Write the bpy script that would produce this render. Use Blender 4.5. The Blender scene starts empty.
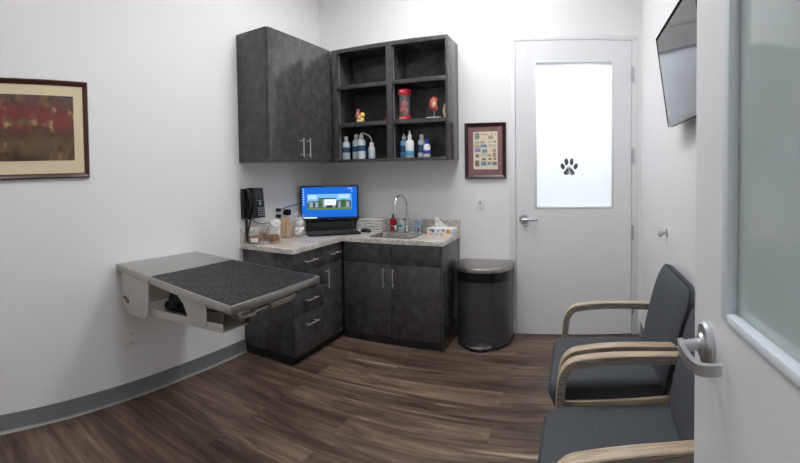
import bpy, bmesh, math, random
from mathutils import Vector, Matrix
random.seed(7)
S = bpy.context.scene
COL = S.collection
PI = math.pi

# ------------------------------------------------------------------ layout
XL, XR, YB, YF, ZC = -2.335, 0.52, 3.651, -1.15, 3.2   # room faces
H = 1.36                                                # lens height

# ------------------------------------------------------------------ materials
def lin(c):
    return tuple((v / 12.92 if v <= 0.04045 else ((v + 0.055) / 1.055) ** 2.4) for v in [q / 255 for q in c]) + (1,)

def new_mat(name):
    m = bpy.data.materials.new(name)
    m.use_nodes = True
    nt = m.node_tree
    return m, nt, nt.nodes['Principled BSDF']

def P(name, rgb, rough=0.5, metal=0.0, spec=0.5, noise=0.0, nscale=30.0, bump=0.0, bscale=200.0, coat=0.0, stretch=None, rvar=0.0):
    m, nt, b = new_mat(name)
    c = lin(rgb)
    b.inputs['Base Color'].default_value = c
    b.inputs['Roughness'].default_value = rough
    b.inputs['Metallic'].default_value = metal
    b.inputs['Specular IOR Level'].default_value = spec
    b.inputs['Coat Weight'].default_value = coat
    if noise or bump or rvar:
        tc = nt.nodes.new('ShaderNodeTexCoord')
        mp = nt.nodes.new('ShaderNodeMapping')
        if stretch: mp.inputs['Scale'].default_value = stretch
        nt.links.new(tc.outputs['Object'], mp.inputs['Vector'])
    if noise or rvar:
        n = nt.nodes.new('ShaderNodeTexNoise')
        n.inputs['Scale'].default_value = nscale
        n.inputs['Detail'].default_value = 5
        nt.links.new(mp.outputs[0], n.inputs['Vector'])
    if noise:
        r = nt.nodes.new('ShaderNodeMapRange')
        r.inputs['From Min'].default_value = 0.3; r.inputs['From Max'].default_value = 0.7
        r.inputs['To Min'].default_value = 1 - noise; r.inputs['To Max'].default_value = 1 + noise
        nt.links.new(n.outputs['Fac'], r.inputs['Value'])
        mx = nt.nodes.new('ShaderNodeVectorMath'); mx.operation = 'SCALE'
        mx.inputs[0].default_value = c[:3]
        nt.links.new(r.outputs[0], mx.inputs['Scale'])
        nt.links.new(mx.outputs[0], b.inputs['Base Color'])
    if rvar:
        r2 = nt.nodes.new('ShaderNodeMapRange')
        r2.inputs['From Min'].default_value = 0.3; r2.inputs['From Max'].default_value = 0.7
        r2.inputs['To Min'].default_value = rough - rvar; r2.inputs['To Max'].default_value = rough + rvar
        nt.links.new(n.outputs['Fac'], r2.inputs['Value'])
        nt.links.new(r2.outputs[0], b.inputs['Roughness'])
    if bump:
        n2 = nt.nodes.new('ShaderNodeTexNoise')
        n2.inputs['Scale'].default_value = bscale
        nt.links.new(mp.outputs[0], n2.inputs['Vector'])
        bp = nt.nodes.new('ShaderNodeBump')
        bp.inputs['Strength'].default_value = bump
        bp.inputs['Distance'].default_value = 0.002
        nt.links.new(n2.outputs['Fac'], bp.inputs['Height'])
        nt.links.new(bp.outputs[0], b.inputs['Normal'])
    return m

def EM(name, rgb, strength=1.0):
    m, nt, b = new_mat(name)
    b.inputs['Base Color'].default_value = (0, 0, 0, 1)
    b.inputs['Emission Color'].default_value = lin(rgb)
    b.inputs['Emission Strength'].default_value = strength
    b.inputs['Roughness'].default_value = 0.3
    return m

def ramp(nt, stops, fac):
    r = nt.nodes.new('ShaderNodeValToRGB')
    el = r.color_ramp.elements
    el[0].position, el[0].color = stops[0][0], lin(stops[0][1])
    el[1].position, el[1].color = stops[-1][0], lin(stops[-1][1])
    for p, c in stops[1:-1]:
        e = el.new(p); e.color = lin(c)
    nt.links.new(fac, r.inputs['Fac'])
    return r.outputs['Color']

def laminate():
    m, nt, b = new_mat('charcoal_laminate')
    tc = nt.nodes.new('ShaderNodeTexCoord')
    n = nt.nodes.new('ShaderNodeTexNoise'); n.inputs['Scale'].default_value = 15; n.inputs['Detail'].default_value = 9
    n.inputs['Roughness'].default_value = 0.72
    nt.links.new(tc.outputs['Object'], n.inputs['Vector'])
    col = ramp(nt, [(0.30, (58, 56, 58)), (0.5, (72, 70, 72)), (0.70, (90, 88, 90))], n.outputs['Fac'])
    nt.links.new(col, b.inputs['Base Color'])
    b.inputs['Roughness'].default_value = 0.2
    b.inputs['Specular IOR Level'].default_value = 0.5
    return m

def granite():
    m, nt, b = new_mat('speckled_granite_laminate')
    tc = nt.nodes.new('ShaderNodeTexCoord')
    n = nt.nodes.new('ShaderNodeTexNoise'); n.inputs['Scale'].default_value = 55; n.inputs['Detail'].default_value = 8; n.inputs['Roughness'].default_value = 0.75
    n3 = nt.nodes.new('ShaderNodeTexNoise'); n3.inputs['Scale'].default_value = 9; n3.inputs['Detail'].default_value = 3
    nt.links.new(tc.outputs['Object'], n.inputs['Vector']); nt.links.new(tc.outputs['Object'], n3.inputs['Vector'])
    c1 = ramp(nt, [(0.28, (112, 104, 98)), (0.40, (172, 165, 158)), (0.48, (212, 207, 200)), (0.66, (236, 232, 227))], n.outputs['Fac'])
    c2 = ramp(nt, [(0.35, (214, 205, 196)), (0.65, (255, 253, 250))], n3.outputs['Fac'])
    mx = nt.nodes.new('ShaderNodeMixRGB'); mx.blend_type = 'MULTIPLY'; mx.inputs[0].default_value = 0.8
    nt.links.new(c1, mx.inputs[1]); nt.links.new(c2, mx.inputs[2])
    nt.links.new(mx.outputs[0], b.inputs['Base Color'])
    b.inputs['Roughness'].default_value = 0.28
    return m

def planks():
    m, nt, b = new_mat('walnut_vinyl_planks')
    tc = nt.nodes.new('ShaderNodeTexCoord')
    br = nt.nodes.new('ShaderNodeTexBrick')
    br.inputs['Scale'].default_value = 1.0
    br.inputs['Brick Width'].default_value = 1.22; br.inputs['Row Height'].default_value = 0.178
    br.inputs['Mortar Size'].default_value = 0.0009; br.inputs['Mortar Smooth'].default_value = 0.1
    br.inputs['Color1'].default_value = (0, 0, 0, 1); br.inputs['Color2'].default_value = (1, 1, 1, 1)
    br.inputs['Mortar'].default_value = (0.35, 0.35, 0.35, 1)
    br.offset = 0.37; br.offset_frequency = 2
    nt.links.new(tc.outputs['Object'], br.inputs['Vector'])
    # every plank gets its own slice of the grain
    sep = nt.nodes.new('ShaderNodeSeparateXYZ'); nt.links.new(tc.outputs['Object'], sep.inputs[0])
    off = nt.nodes.new('ShaderNodeMath'); off.operation = 'MULTIPLY'; off.inputs[1].default_value = 17.0
    nt.links.new(br.outputs['Color'], off.inputs[0])
    cb = nt.nodes.new('ShaderNodeCombineXYZ')
    nt.links.new(sep.outputs['X'], cb.inputs['X']); nt.links.new(sep.outputs['Y'], cb.inputs['Y']); nt.links.new(off.outputs[0], cb.inputs['Z'])
    def grain(sx, sy, det, dist, rough=0.6):
        mp = nt.nodes.new('ShaderNodeMapping'); mp.inputs['Scale'].default_value = (sx, sy, 1)
        nt.links.new(cb.outputs[0], mp.inputs['Vector'])
        n = nt.nodes.new('ShaderNodeTexNoise'); n.inputs['Scale'].default_value = 1; n.inputs['Detail'].default_value = det
        n.inputs['Distortion'].default_value = dist; n.inputs['Roughness'].default_value = rough
        nt.links.new(mp.outputs[0], n.inputs['Vector'])
        return n.outputs['Fac']
    g1 = grain(0.9, 8, 8, 1.6, 0.66)
    g2 = grain(4.0, 60, 4, 0.3)
    g3 = grain(0.55, 11, 3, 0.6)
    c1 = ramp(nt, [(0.28, (56, 45, 38)), (0.42, (88, 72, 61)), (0.55, (116, 98, 84)), (0.70, (150, 129, 111))], g1)
    c2 = ramp(nt, [(0.3, (206, 202, 200)), (0.6, (255, 255, 255))], g2)
    mx = nt.nodes.new('ShaderNodeMixRGB'); mx.blend_type = 'MULTIPLY'; mx.inputs[0].default_value = 0.85
    nt.links.new(c1, mx.inputs[1]); nt.links.new(c2, mx.inputs[2])
    # pale sapwood streaks
    st = nt.nodes.new('ShaderNodeMapRange'); st.inputs['From Min'].default_value = 0.64; st.inputs['From Max'].default_value = 0.74
    nt.links.new(g3, st.inputs['Value'])
    s2 = nt.nodes.new('ShaderNodeMath'); s2.operation = 'MULTIPLY'; s2.inputs[1].default_value = 0.75
    nt.links.new(st.outputs[0], s2.inputs[0])
    mx2 = nt.nodes.new('ShaderNodeMixRGB'); mx2.inputs[2].default_value = lin((206, 184, 160))
    nt.links.new(s2.outputs[0], mx2.inputs[0]); nt.links.new(mx.outputs[0], mx2.inputs[1])
    # tone per plank
    tone = nt.nodes.new('ShaderNodeMapRange'); tone.inputs['To Min'].default_value = 0.72; tone.inputs['To Max'].default_value = 1.22
    nt.links.new(br.outputs['Color'], tone.inputs['Value'])
    sc = nt.nodes.new('ShaderNodeVectorMath'); sc.operation = 'SCALE'
    nt.links.new(mx2.outputs[0], sc.inputs[0]); nt.links.new(tone.outputs[0], sc.inputs['Scale'])
    jn = nt.nodes.new('ShaderNodeMixRGB'); jn.inputs[2].default_value = lin((34, 27, 23))
    jf = nt.nodes.new('ShaderNodeMath'); jf.operation = 'MULTIPLY'; jf.inputs[1].default_value = 0.7
    nt.links.new(br.outputs['Fac'], jf.inputs[0]); nt.links.new(jf.outputs[0], jn.inputs[0]); nt.links.new(sc.outputs[0], jn.inputs[1])
    nt.links.new(jn.outputs[0], b.inputs['Base Color'])
    b.inputs['Roughness'].default_value = 0.42
    b.inputs['Specular IOR Level'].default_value = 0.4
    return m

def rubber_mat():
    m, nt, b = new_mat('black_ribbed_rubber')
    b.inputs['Base Color'].default_value = lin((38, 38, 40)); b.inputs['Roughness'].default_value = 0.42
    tc = nt.nodes.new('ShaderNodeTexCoord')
    mp = nt.nodes.new('ShaderNodeMapping'); mp.inputs['Rotation'].default_value = (0, 0, 0)
    nt.links.new(tc.outputs['Object'], mp.inputs['Vector'])
    br = nt.nodes.new('ShaderNodeTexBrick'); br.inputs['Scale'].default_value = 1
    br.inputs['Brick Width'].default_value = 0.042; br.inputs['Row Height'].default_value = 0.021; br.inputs['Mortar Size'].default_value = 0.0035
    br.inputs['Mortar Smooth'].default_value = 0.6
    nt.links.new(mp.outputs[0], br.inputs['Vector'])
    bp = nt.nodes.new('ShaderNodeBump'); bp.inputs['Strength'].default_value = 0.9; bp.inputs['Distance'].default_value = 0.004; bp.invert = True
    nt.links.new(br.outputs['Fac'], bp.inputs['Height']); nt.links.new(bp.outputs[0], b.inputs['Normal'])
    return m

def wood_arm():
    m, nt, b = new_mat('maple_bentwood')
    tc = nt.nodes.new('ShaderNodeTexCoord')
    mp = nt.nodes.new('ShaderNodeMapping'); mp.inputs['Scale'].default_value = (5, 60, 60)
    nt.links.new(tc.outputs['Object'], mp.inputs['Vector'])
    n = nt.nodes.new('ShaderNodeTexNoise'); n.inputs['Scale'].default_value = 1; n.inputs['Detail'].default_value = 5
    nt.links.new(mp.outputs[0], n.inputs['Vector'])
    c = ramp(nt, [(0.3, (158, 138, 116)), (0.5, (184, 164, 140)), (0.7, (202, 184, 160))], n.outputs['Fac'])
    nt.links.new(c, b.inputs['Base Color']); b.inputs['Roughness'].default_value = 0.4
    return m

def ply_edge():
    m, nt, b = new_mat('bentwood_ply_edge')
    tc = nt.nodes.new('ShaderNodeTexCoord')
    mp = nt.nodes.new('ShaderNodeMapping'); mp.inputs['Scale'].default_value = (12, 12, 190)
    nt.links.new(tc.outputs['Object'], mp.inputs['Vector'])
    n = nt.nodes.new('ShaderNodeTexNoise'); n.inputs['Scale'].default_value = 1; n.inputs['Detail'].default_value = 4
    nt.links.new(mp.outputs[0], n.inputs['Vector'])
    c = ramp(nt, [(0.3, (98, 90, 82)), (0.5, (128, 119, 108)), (0.7, (152, 142, 130))], n.outputs['Fac'])
    nt.links.new(c, b.inputs['Base Color']); b.inputs['Roughness'].default_value = 0.5
    return m

def glass(name, rgb, rough=0.0, alpha=0.25):
    """Clear-walled container: mostly see-through with a glossy skin."""
    m, nt, b = new_mat(name)
    out = nt.nodes['Material Output']
    tr = nt.nodes.new('ShaderNodeBsdfTransparent'); tr.inputs['Color'].default_value = (0.96, 0.96, 0.96, 1)
    b.inputs['Base Color'].default_value = lin(rgb); b.inputs['Roughness'].default_value = rough
    mx = nt.nodes.new('ShaderNodeMixShader'); mx.inputs[0].default_value = alpha
    nt.links.new(tr.outputs[0], mx.inputs[1]); nt.links.new(b.outputs[0], mx.inputs[2]); nt.links.new(mx.outputs[0], out.inputs['Surface'])
    return m

def frosted(name, rgb, trans_rgb, mix=0.6, rough=0.06):
    """Frosted pane: scatters light through, glossy face."""
    m, nt, b = new_mat(name)
    out = nt.nodes['Material Output']
    t = nt.nodes.new('ShaderNodeBsdfTranslucent'); t.inputs['Color'].default_value = lin(trans_rgb)
    b.inputs['Base Color'].default_value = lin(rgb); b.inputs['Roughness'].default_value = rough
    mx = nt.nodes.new('ShaderNodeMixShader'); mx.inputs[0].default_value = mix
    nt.links.new(b.outputs[0], mx.inputs[1]); nt.links.new(t.outputs[0], mx.inputs[2])
    nt.links.new(mx.outputs[0], out.inputs['Surface'])
    return m

def painting():
    """Generic abstract picture: dim reds above, olive and browns below, pale dabs."""
    m, nt, b = new_mat('abstract_print')
    tc = nt.nodes.new('ShaderNodeTexCoord')
    sep = nt.nodes.new('ShaderNodeSeparateXYZ'); nt.links.new(tc.outputs['Object'], sep.inputs[0])
    n = nt.nodes.new('ShaderNodeTexNoise'); n.inputs['Scale'].default_value = 7; n.inputs['Detail'].default_value = 3
    nt.links.new(tc.outputs['Object'], n.inputs['Vector'])
    ad = nt.nodes.new('ShaderNodeMath'); ad.operation = 'MULTIPLY_ADD'; ad.inputs[1].default_value = 0.42; 
    nt.links.new(n.outputs['Fac'], ad.inputs[0])
    sc = nt.nodes.new('ShaderNodeMath'); sc.operation = 'MULTIPLY_ADD'; sc.inputs[1].default_value = 2.0; sc.inputs[2].default_value = -0.2
    nt.links.new(sep.outputs['Z'], sc.inputs[0]); nt.links.new(sc.outputs[0], ad.inputs[2])
    c = ramp(nt, [(0.02, (44, 36, 30)), (0.20, (58, 44, 34)), (0.32, (104, 84, 60)), (0.42, (96, 74, 52)), (0.52, (88, 52, 42)), (0.62, (124, 50, 46)), (0.80, (104, 44, 42)), (0.95, (84, 70, 62))], ad.outputs[0])
    v = nt.nodes.new('ShaderNodeTexVoronoi'); v.inputs['Scale'].default_value = 13
    nt.links.new(tc.outputs['Object'], v.inputs['Vector'])
    c2 = ramp(nt, [(0.0, (206, 176, 132)), (0.35, (128, 92, 60)), (0.8, (56, 48, 36))], v.outputs['Distance'])
    mp = nt.nodes.new('ShaderNodeMapRange'); mp.inputs['From Min'].default_value = 0.52; mp.inputs['From Max'].default_value = 0.6
    n2 = nt.nodes.new('ShaderNodeTexNoise'); n2.inputs['Scale'].default_value = 11
    nt.links.new(tc.outputs['Object'], n2.inputs['Vector']); nt.links.new(n2.outputs['Fac'], mp.inputs['Value'])
    mx = nt.nodes.new('ShaderNodeMixRGB'); nt.links.new(mp.outputs[0], mx.inputs[0]); nt.links.new(c, mx.inputs[1]); nt.links.new(c2, mx.inputs[2])
    nt.links.new(mx.outputs[0], b.inputs['Base Color']); b.inputs['Roughness'].default_value = 0.25
    return m

M = dict(
    wall=P('painted_wall', (236, 236, 236), 0.55, bump=0.06, bscale=260),
    ceiling=P('ceiling_tile_white', (232, 231, 228), 0.8),
    doorpaint=P('door_white_paint', (228, 229, 231), 0.4),
    beadpaint=P('door_bead_paint', (222, 230, 236), 0.4),
    base=P('grey_cove_base', (124, 126, 130), 0.5),
    caulk=P('pale_floor_seam', (176, 170, 164), 0.6),
    floor=planks(), lam=laminate(), gran=granite(), rubber=rubber_mat(),
    lamdark=P('plinth_black', (40, 38, 39), 0.45, noise=0.2, nscale=14),
    nickel=P('brushed_nickel', (206, 203, 198), 0.38, 0.7),
    chrome=P('chrome', (226, 226, 228), 0.08, 1.0),
    satin=P('satin_chrome', (196, 198, 202), 0.34, 0.85),
    steel=P('stainless_sheet', (182, 180, 176), 0.34, 1.0, noise=0.06, nscale=6, stretch=(1, 30, 1)),
    steelsink=P('sink_steel', (172, 168, 164), 0.26, 1.0),
    cream=P('putty_grey_enamel', (192, 188, 179), 0.45),
    black=P('black_plastic', (20, 20, 22), 0.38),
    blackgloss=P('black_gloss', (12, 12, 14), 0.12),
    blacksoft=P('black_matte', (24, 24, 26), 0.65),
    keycap=P('keycap_black', (34, 34, 37), 0.5),
    greykey=P('grey_key', (150, 152, 156), 0.5),
    darkgrey=P('dark_grey_plastic', (62, 64, 68), 0.4),
    fabric=P('charcoal_fabric', (78, 81, 86), 0.9, noise=0.32, nscale=260, bump=0.5, bscale=420, spec=0.2),
    piping=P('charcoal_piping', (52, 54, 58), 0.85, spec=0.2),
    arm=wood_arm(), ply=ply_edge(),
    mahog=P('mahogany_moulding', (74, 36, 28), 0.3, noise=0.25, nscale=12, stretch=(4, 4, 30)),
    mahog2=P('dark_walnut_moulding', (56, 28, 28), 0.3, noise=0.2, nscale=20),
    matcream=P('cream_mat_board', (222, 206, 172), 0.8),
    matmauve=P('mauve_mat_board', (136, 100, 100), 0.75, noise=0.12, nscale=22),
    page=P('cream_page', (226, 216, 196), 0.8),
    paint=painting(),
    binmetal=P('graphite_bin_steel', (92, 91, 92), 0.34, 0.6, noise=0.04, nscale=5, stretch=(40, 40, 1)),
    binlid=P('bin_lid_steel', (168, 164, 160), 0.3, 0.95),
    binbase=P('bin_plastic', (46, 47, 50), 0.5),
    bag=P('black_bag', (14, 14, 16), 0.3),
    white=P('white_plastic', (234, 234, 234), 0.4),
    plate=P('white_plate', (236, 235, 232), 0.4),
    slot=P('dark_slot', (96, 92, 90), 0.6),
    paper=P('white_paper', (238, 236, 232), 0.85),
    tissuebox=P('tissue_carton', (234, 232, 232), 0.6),
    blueink=P('blue_ink', (70, 112, 190), 0.6), orange=P('orange_ink', (238, 156, 30), 0.6),
    lightblue=P('light_blue_ink', (150, 182, 222), 0.6),
    clear=glass('clear_jar_glass', (235, 238, 238), 0.05, 0.11),
    pet=glass('clear_bottle_plastic', (215, 226, 232), 0.1, 0.45),
    translucent=P('milky_bottle_plastic', (196, 208, 214), 0.35),
    bluebottle=P('blue_filled_bottle', (96, 140, 180), 0.3),
    navy=P('navy_label', (36, 72, 112), 0.5), cyanlab=P('cyan_label', (70, 160, 200), 0.5), royal=P('royal_blue_cap', (34, 62, 170), 0.4),
    redliq=P('red_soap', (176, 24, 44), 0.2), redplast=P('red_plastic', (214, 26, 40), 0.35), redflesh=P('model_red', (168, 52, 54), 0.45, noise=0.3, nscale=40),
    pinkflesh=P('model_pink', (190, 112, 98), 0.45, noise=0.2, nscale=40), yellow=P('model_yellow', (226, 186, 78), 0.45), tan=P('model_tan', (214, 180, 140), 0.5),
    green=P('green_label', (60, 150, 120), 0.5), bluegel=P('blue_gel', (150, 188, 214), 0.15), pinklab=P('pink_label', (206, 80, 130), 0.5),
    biscuit=P('dog_biscuit', (158, 108, 66), 0.8, noise=0.4, nscale=60), stick=P('pale_birch_stick', (226, 190, 150), 0.7, noise=0.1, nscale=30),
    cotton=P('cotton', (238, 236, 236), 0.95),
    gel=P('door_glass_edge', (120, 150, 156), 0.2),
    pawink=P('paw_grey', (74, 80, 86), 0.5), pawwhite=P('paw_white', (214, 218, 220), 0.5), pawblack=P('paw_black', (24, 24, 26), 0.5),
    frost=frosted('frosted_door_glass', (226, 230, 232), (246, 248, 250), 0.62, 0.25),
    frost2=frosted('frosted_teal_glass', (192, 204, 203), (190, 204, 203), 0.15, 0.03),
    screenoff=P('tv_screen_glass', (26, 27, 29), 0.06, spec=0.3),
    bezel=P('dull_black_bezel', (8, 8, 9), 0.9, spec=0.05),
    greybezel=P('grey_tv_bezel', (120, 122, 126), 0.35),
)
E_ = dict(
    blue=EM('screen_blue', (14, 100, 206), 1.0), sky=EM('screen_sky', (112, 184, 234), 1.0), cloud=EM('screen_cloud', (176, 214, 240), 1.0),
    bld=EM('screen_grey', (84, 96, 112), 1.0), bld2=EM('screen_pale', (150, 160, 172), 1.0), dark=EM('screen_dark', (30, 40, 50), 1.0),
    tree=EM('screen_green', (52, 100, 40), 1.0), grass=EM('screen_grass', (96, 130, 60), 1.0), white=EM('screen_white', (232, 238, 246), 1.0),
    bar=EM('screen_bar', (18, 40, 90), 1.0), icon=EM('screen_icon', (190, 214, 236), 1.0),
)

# ------------------------------------------------------------------ mesh helpers
def nb(): return bmesh.new()

def box(bm, x0, x1, y0, y1, z0, z1, bev=0.0, seg=2, mat=None):
    vs = [bm.verts.new(c) for c in ((x0,y0,z0),(x1,y0,z0),(x1,y1,z0),(x0,y1,z0),(x0,y0,z1),(x1,y0,z1),(x1,y1,z1),(x0,y1,z1))]
    fs = [bm.faces.new([vs[i] for i in f]) for f in ((0,3,2,1),(4,5,6,7),(0,1,5,4),(1,2,6,5),(2,3,7,6),(3,0,4,7))]
    if mat: bmesh.ops.transform(bm, matrix=mat, verts=vs)
    if bev:
        es = list({e for f in fs for e in f.edges})
        bmesh.ops.bevel(bm, geom=es, offset=bev, segments=seg, affect='EDGES', profile=0.5)
    return bm

def prism(bm, poly, axis, a, b, bev=0.0, seg=2):
    """Extrude a 2D polygon along an axis ('X','Y','Z') from a to b."""
    def mk(p, t):
        return {'X': (t, p[0], p[1]), 'Y': (p[0], t, p[1]), 'Z': (p[0], p[1], t)}[axis]
    lo = [bm.verts.new(mk(p, a)) for p in poly]; hi = [bm.verts.new(mk(p, b)) for p in poly]
    n = len(poly)
    fs = [bm.faces.new(lo), bm.faces.new(hi)]
    for i in range(n):
        fs.append(bm.faces.new((lo[i], lo[(i+1) % n], hi[(i+1) % n], hi[i])))
    bmesh.ops.recalc_face_normals(bm, faces=fs)
    if bev:
        es = list({e for f in fs[:2] for e in f.edges})
        bmesh.ops.bevel(bm, geom=es, offset=bev, segments=seg, affect='EDGES', profile=0.5)
    return bm

def lathe(bm, prof, cx, cy, cz, n=24, sx=1.0, sy=1.0):
    """prof: list of (r, z). Closed at ends when r > 0."""
    rings = []
    for r, z in prof:
        rings.append([bm.verts.new((cx + sx*r*math.cos(2*PI*k/n), cy + sy*r*math.sin(2*PI*k/n), cz + z)) for k in range(n)])
    fs = []
    for a, b in zip(rings, rings[1:]):
        for k in range(n):
            fs.append(bm.faces.new((a[k], a[(k+1) % n], b[(k+1) % n], b[k])))
    fs.append(bm.faces.new(rings[0][::-1])); fs.append(bm.faces.new(rings[-1]))
    return bm

def tube(bm, pts, r, n=10, closed_ends=True, radii=None):
    pts = [Vector(p) for p in pts]
    rings = []
    prev = None
    for i, p in enumerate(pts):
        d = (pts[min(i+1, len(pts)-1)] - pts[max(i-1, 0)]).normalized()
        if prev is None:
            ref = Vector((0, 0, 1)) if abs(d.z) < 0.9 else Vector((1, 0, 0))
            u = d.cross(ref).normalized()
        else:
            u = (prev - d * prev.dot(d)).normalized()
        prev = u
        v = d.cross(u)
        rr = radii[i] if radii else r
        rings.append([bm.verts.new(p + u*rr*math.cos(2*PI*k/n) + v*rr*math.sin(2*PI*k/n)) for k in range(n)])
    for a, b in zip(rings, rings[1:]):
        for k in range(n):
            bm.faces.new((a[k], a[(k+1) % n], b[(k+1) % n], b[k]))
    if closed_ends:
        bm.faces.new(rings[0][::-1]); bm.faces.new(rings[-1])
    return bm

def arc(cx, cz, r, a0, a1, n):
    return [(cx + r*math.cos(a0 + (a1-a0)*i/n), cz + r*math.sin(a0 + (a1-a0)*i/n)) for i in range(n+1)]

def ellipsoid(bm, c, r, u=16, v=10, rot=None):
    m = Matrix.Translation(c) @ (rot or Matrix()) @ Matrix.Diagonal((r[0], r[1], r[2], 1))
    bmesh.ops.create_uvsphere(bm, u_segments=u, v_segments=v, radius=1, matrix=m)
    return bm

def smooth_path(pts, n=6):
    """Catmull-Rom through points."""
    P_ = [Vector(p) for p in pts]; out = []
    for i in range(len(P_)-1):
        p0, p1, p2, p3 = P_[max(i-1, 0)], P_[i], P_[i+1], P_[min(i+2, len(P_)-1)]
        for k in range(n):
            t = k/n
            out.append(0.5*((2*p1) + (p2-p0)*t + (2*p0-5*p1+4*p2-p3)*t*t + (3*p1-p0-3*p2+p3)*t**3))
    out.append(P_[-1]); return out

# ------------------------------------------------------------------ object helpers
def tag(o, label=None, cat=None, group=None, kind=None):
    if label: o['label'] = label
    if cat: o['category'] = cat
    if group: o['group'] = group
    if kind: o['kind'] = kind
    return o

def thing(name, loc, label, cat, group=None, rz=0.0, kind=None):
    o = bpy.data.objects.new(name, None); COL.objects.link(o)
    o.empty_display_size = 0.05
    o.location = loc; o.rotation_euler = (0, 0, rz)
    return tag(o, label, cat, group, kind)

def root_of(o):
    while o.parent: o = o.parent
    return o

def mesh_of(name, bm, mats, smooth=True, ang=35):
    bmesh.ops.recalc_face_normals(bm, faces=bm.faces[:])
    me = bpy.data.meshes.new(name)
    bm.to_mesh(me); bm.free()
    for m in (mats if isinstance(mats, (list, tuple)) else [mats]): me.materials.append(m)
    if smooth:
        for p in me.polygons: p.use_smooth = True
        me.set_sharp_from_angle(angle=math.radians(ang))
    return me

def part(name, bm, mat, parent, world=True, label=None, smooth=True, kind=None):
    """A part as one mesh under its thing. world=True: the shape was drawn in room coordinates."""
    if world:
        r = root_of(parent)
        bmesh.ops.translate(bm, verts=bm.verts[:], vec=-Vector(r.location))
    o = bpy.data.objects.new(name, mesh_of(name, bm, mat, smooth)); COL.objects.link(o)
    o.parent = parent
    if label: o['label'] = label
    if kind: o['kind'] = kind
    return o

def solo(name, bm, mat, label, cat, group=None, kind=None, smooth=True):
    """A thing that is one mesh; origin at the middle of its base."""
    xs = [v.co for v in bm.verts]
    c = Vector(((min(v.x for v in xs)+max(v.x for v in xs))/2, (min(v.y for v in xs)+max(v.y for v in xs))/2, min(v.z for v in xs)))
    bmesh.ops.translate(bm, verts=bm.verts[:], vec=-c)
    o = bpy.data.objects.new(name, mesh_of(name, bm, mat, smooth)); COL.objects.link(o)
    o.location = c
    return tag(o, label, cat, group, kind)

def struct(name, bm, mat, label=None, cat=None):
    o = bpy.data.objects.new(name, mesh_of(name, bm, mat)); COL.objects.link(o)
    return tag(o, label, cat, None, 'structure')

def copy_tree(o, parent=None):
    c = o.copy(); COL.objects.link(c)
    if parent: c.parent = parent
    for ch in list(o.children): copy_tree(ch, c)
    return c

def subsurf(o, n=2):
    md = o.modifiers.new('round', 'SUBSURF'); md.levels = n; md.render_levels = n
    return o

# ------------------------------------------------------------------ the room
T = 0.12
struct('floor', box(nb(), XL-T, XR+T, YF-T, YB+2.2, -0.1, 0), M['floor'], 'walnut brown vinyl plank floor', 'floor')
struct('ceiling', box(nb(), XL-T, XR+T, YF-T, YB+2.2, ZC, ZC+0.1), M['ceiling'], 'flat white ceiling over the room', 'ceiling')
struct('wall_left', box(nb(), XL-T, XL, YF-T, YB+2.2, 0, ZC), M['wall'], 'plain white wall on the left', 'wall')
struct('wall_right', box(nb(), XR, XR+T, YF-T, YB+2.2, 0, ZC), M['wall'], 'plain white wall behind the two chairs', 'wall')
struct('wall_front', box(nb(), XL-T, XR+T, YF-T, YF, 0, ZC), M['wall'], 'white wall behind the viewer', 'wall')
struct('wall_entry', box(nb(), 0.335, XR, -0.06, 0.06, 0, ZC), M['wall'], 'short white return wall carrying the open door', 'wall')
DX0, DX1, DZ = -0.5036, 0.4416, 2.409      # closed door leaf
FX0, FX1, FZ = DX0-0.05, DX1+0.05, DZ+0.05
w = nb(); box(w, XL, FX0, YB, YB+T, 0, ZC); box(w, FX1, XR, YB, YB+T, 0, ZC); box(w, FX0, FX1, YB, YB+T, FZ, ZC)
struct('wall_back', w, M['wall'], 'white wall with the cabinets and the closed door', 'wall')
struct('wall_corridor', box(nb(), XL, XR, YB+2.08, YB+2.2, 0, ZC), M['wall'], 'white corridor wall beyond the closed door', 'wall')

# grey cove base with its small toe and pale seam
def cove(name, a, b, nrm, label):
    a, b, nrm = Vector(a), Vector(b), Vector(nrm)
    prof = [(0, 0.098), (0.004, 0.098), (0.005, 0.012), (0.014, 0.004), (0.016, 0), (0, 0)]
    bm = nb(); ra = [bm.verts.new(a + nrm*p + Vector((0, 0, z))) for p, z in prof]; rb = [bm.verts.new(b + nrm*p + Vector((0, 0, z))) for p, z in prof]
    n = len(prof)
    for i in range(n): bm.faces.new((ra[i], ra[(i+1) % n], rb[(i+1) % n], rb[i]))
    bm.faces.new(ra); bm.faces.new(rb)
    return struct(name, bm, M['base'], label, 'baseboard')
cove('baseboard_left', (XL, YF, 0), (XL, 2.52, 0), (1, 0, 0), 'grey rubber base along the left wall')
cove('baseboard_back', (-0.985, YB, 0), (FX0, YB, 0), (0, -1, 0), 'short grey rubber base behind the trash can')
cove('baseboard_right', (XR, 0.07, 0), (XR, YB, 0), (-1, 0, 0), 'grey rubber base along the wall behind the chairs')
struct('trim_1', box(nb(), XL, XL+0.022, YF, 2.52, 0, 0.006, 0.002), M['caulk'], 'pale seam where the left base meets the floor', 'trim')

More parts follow.
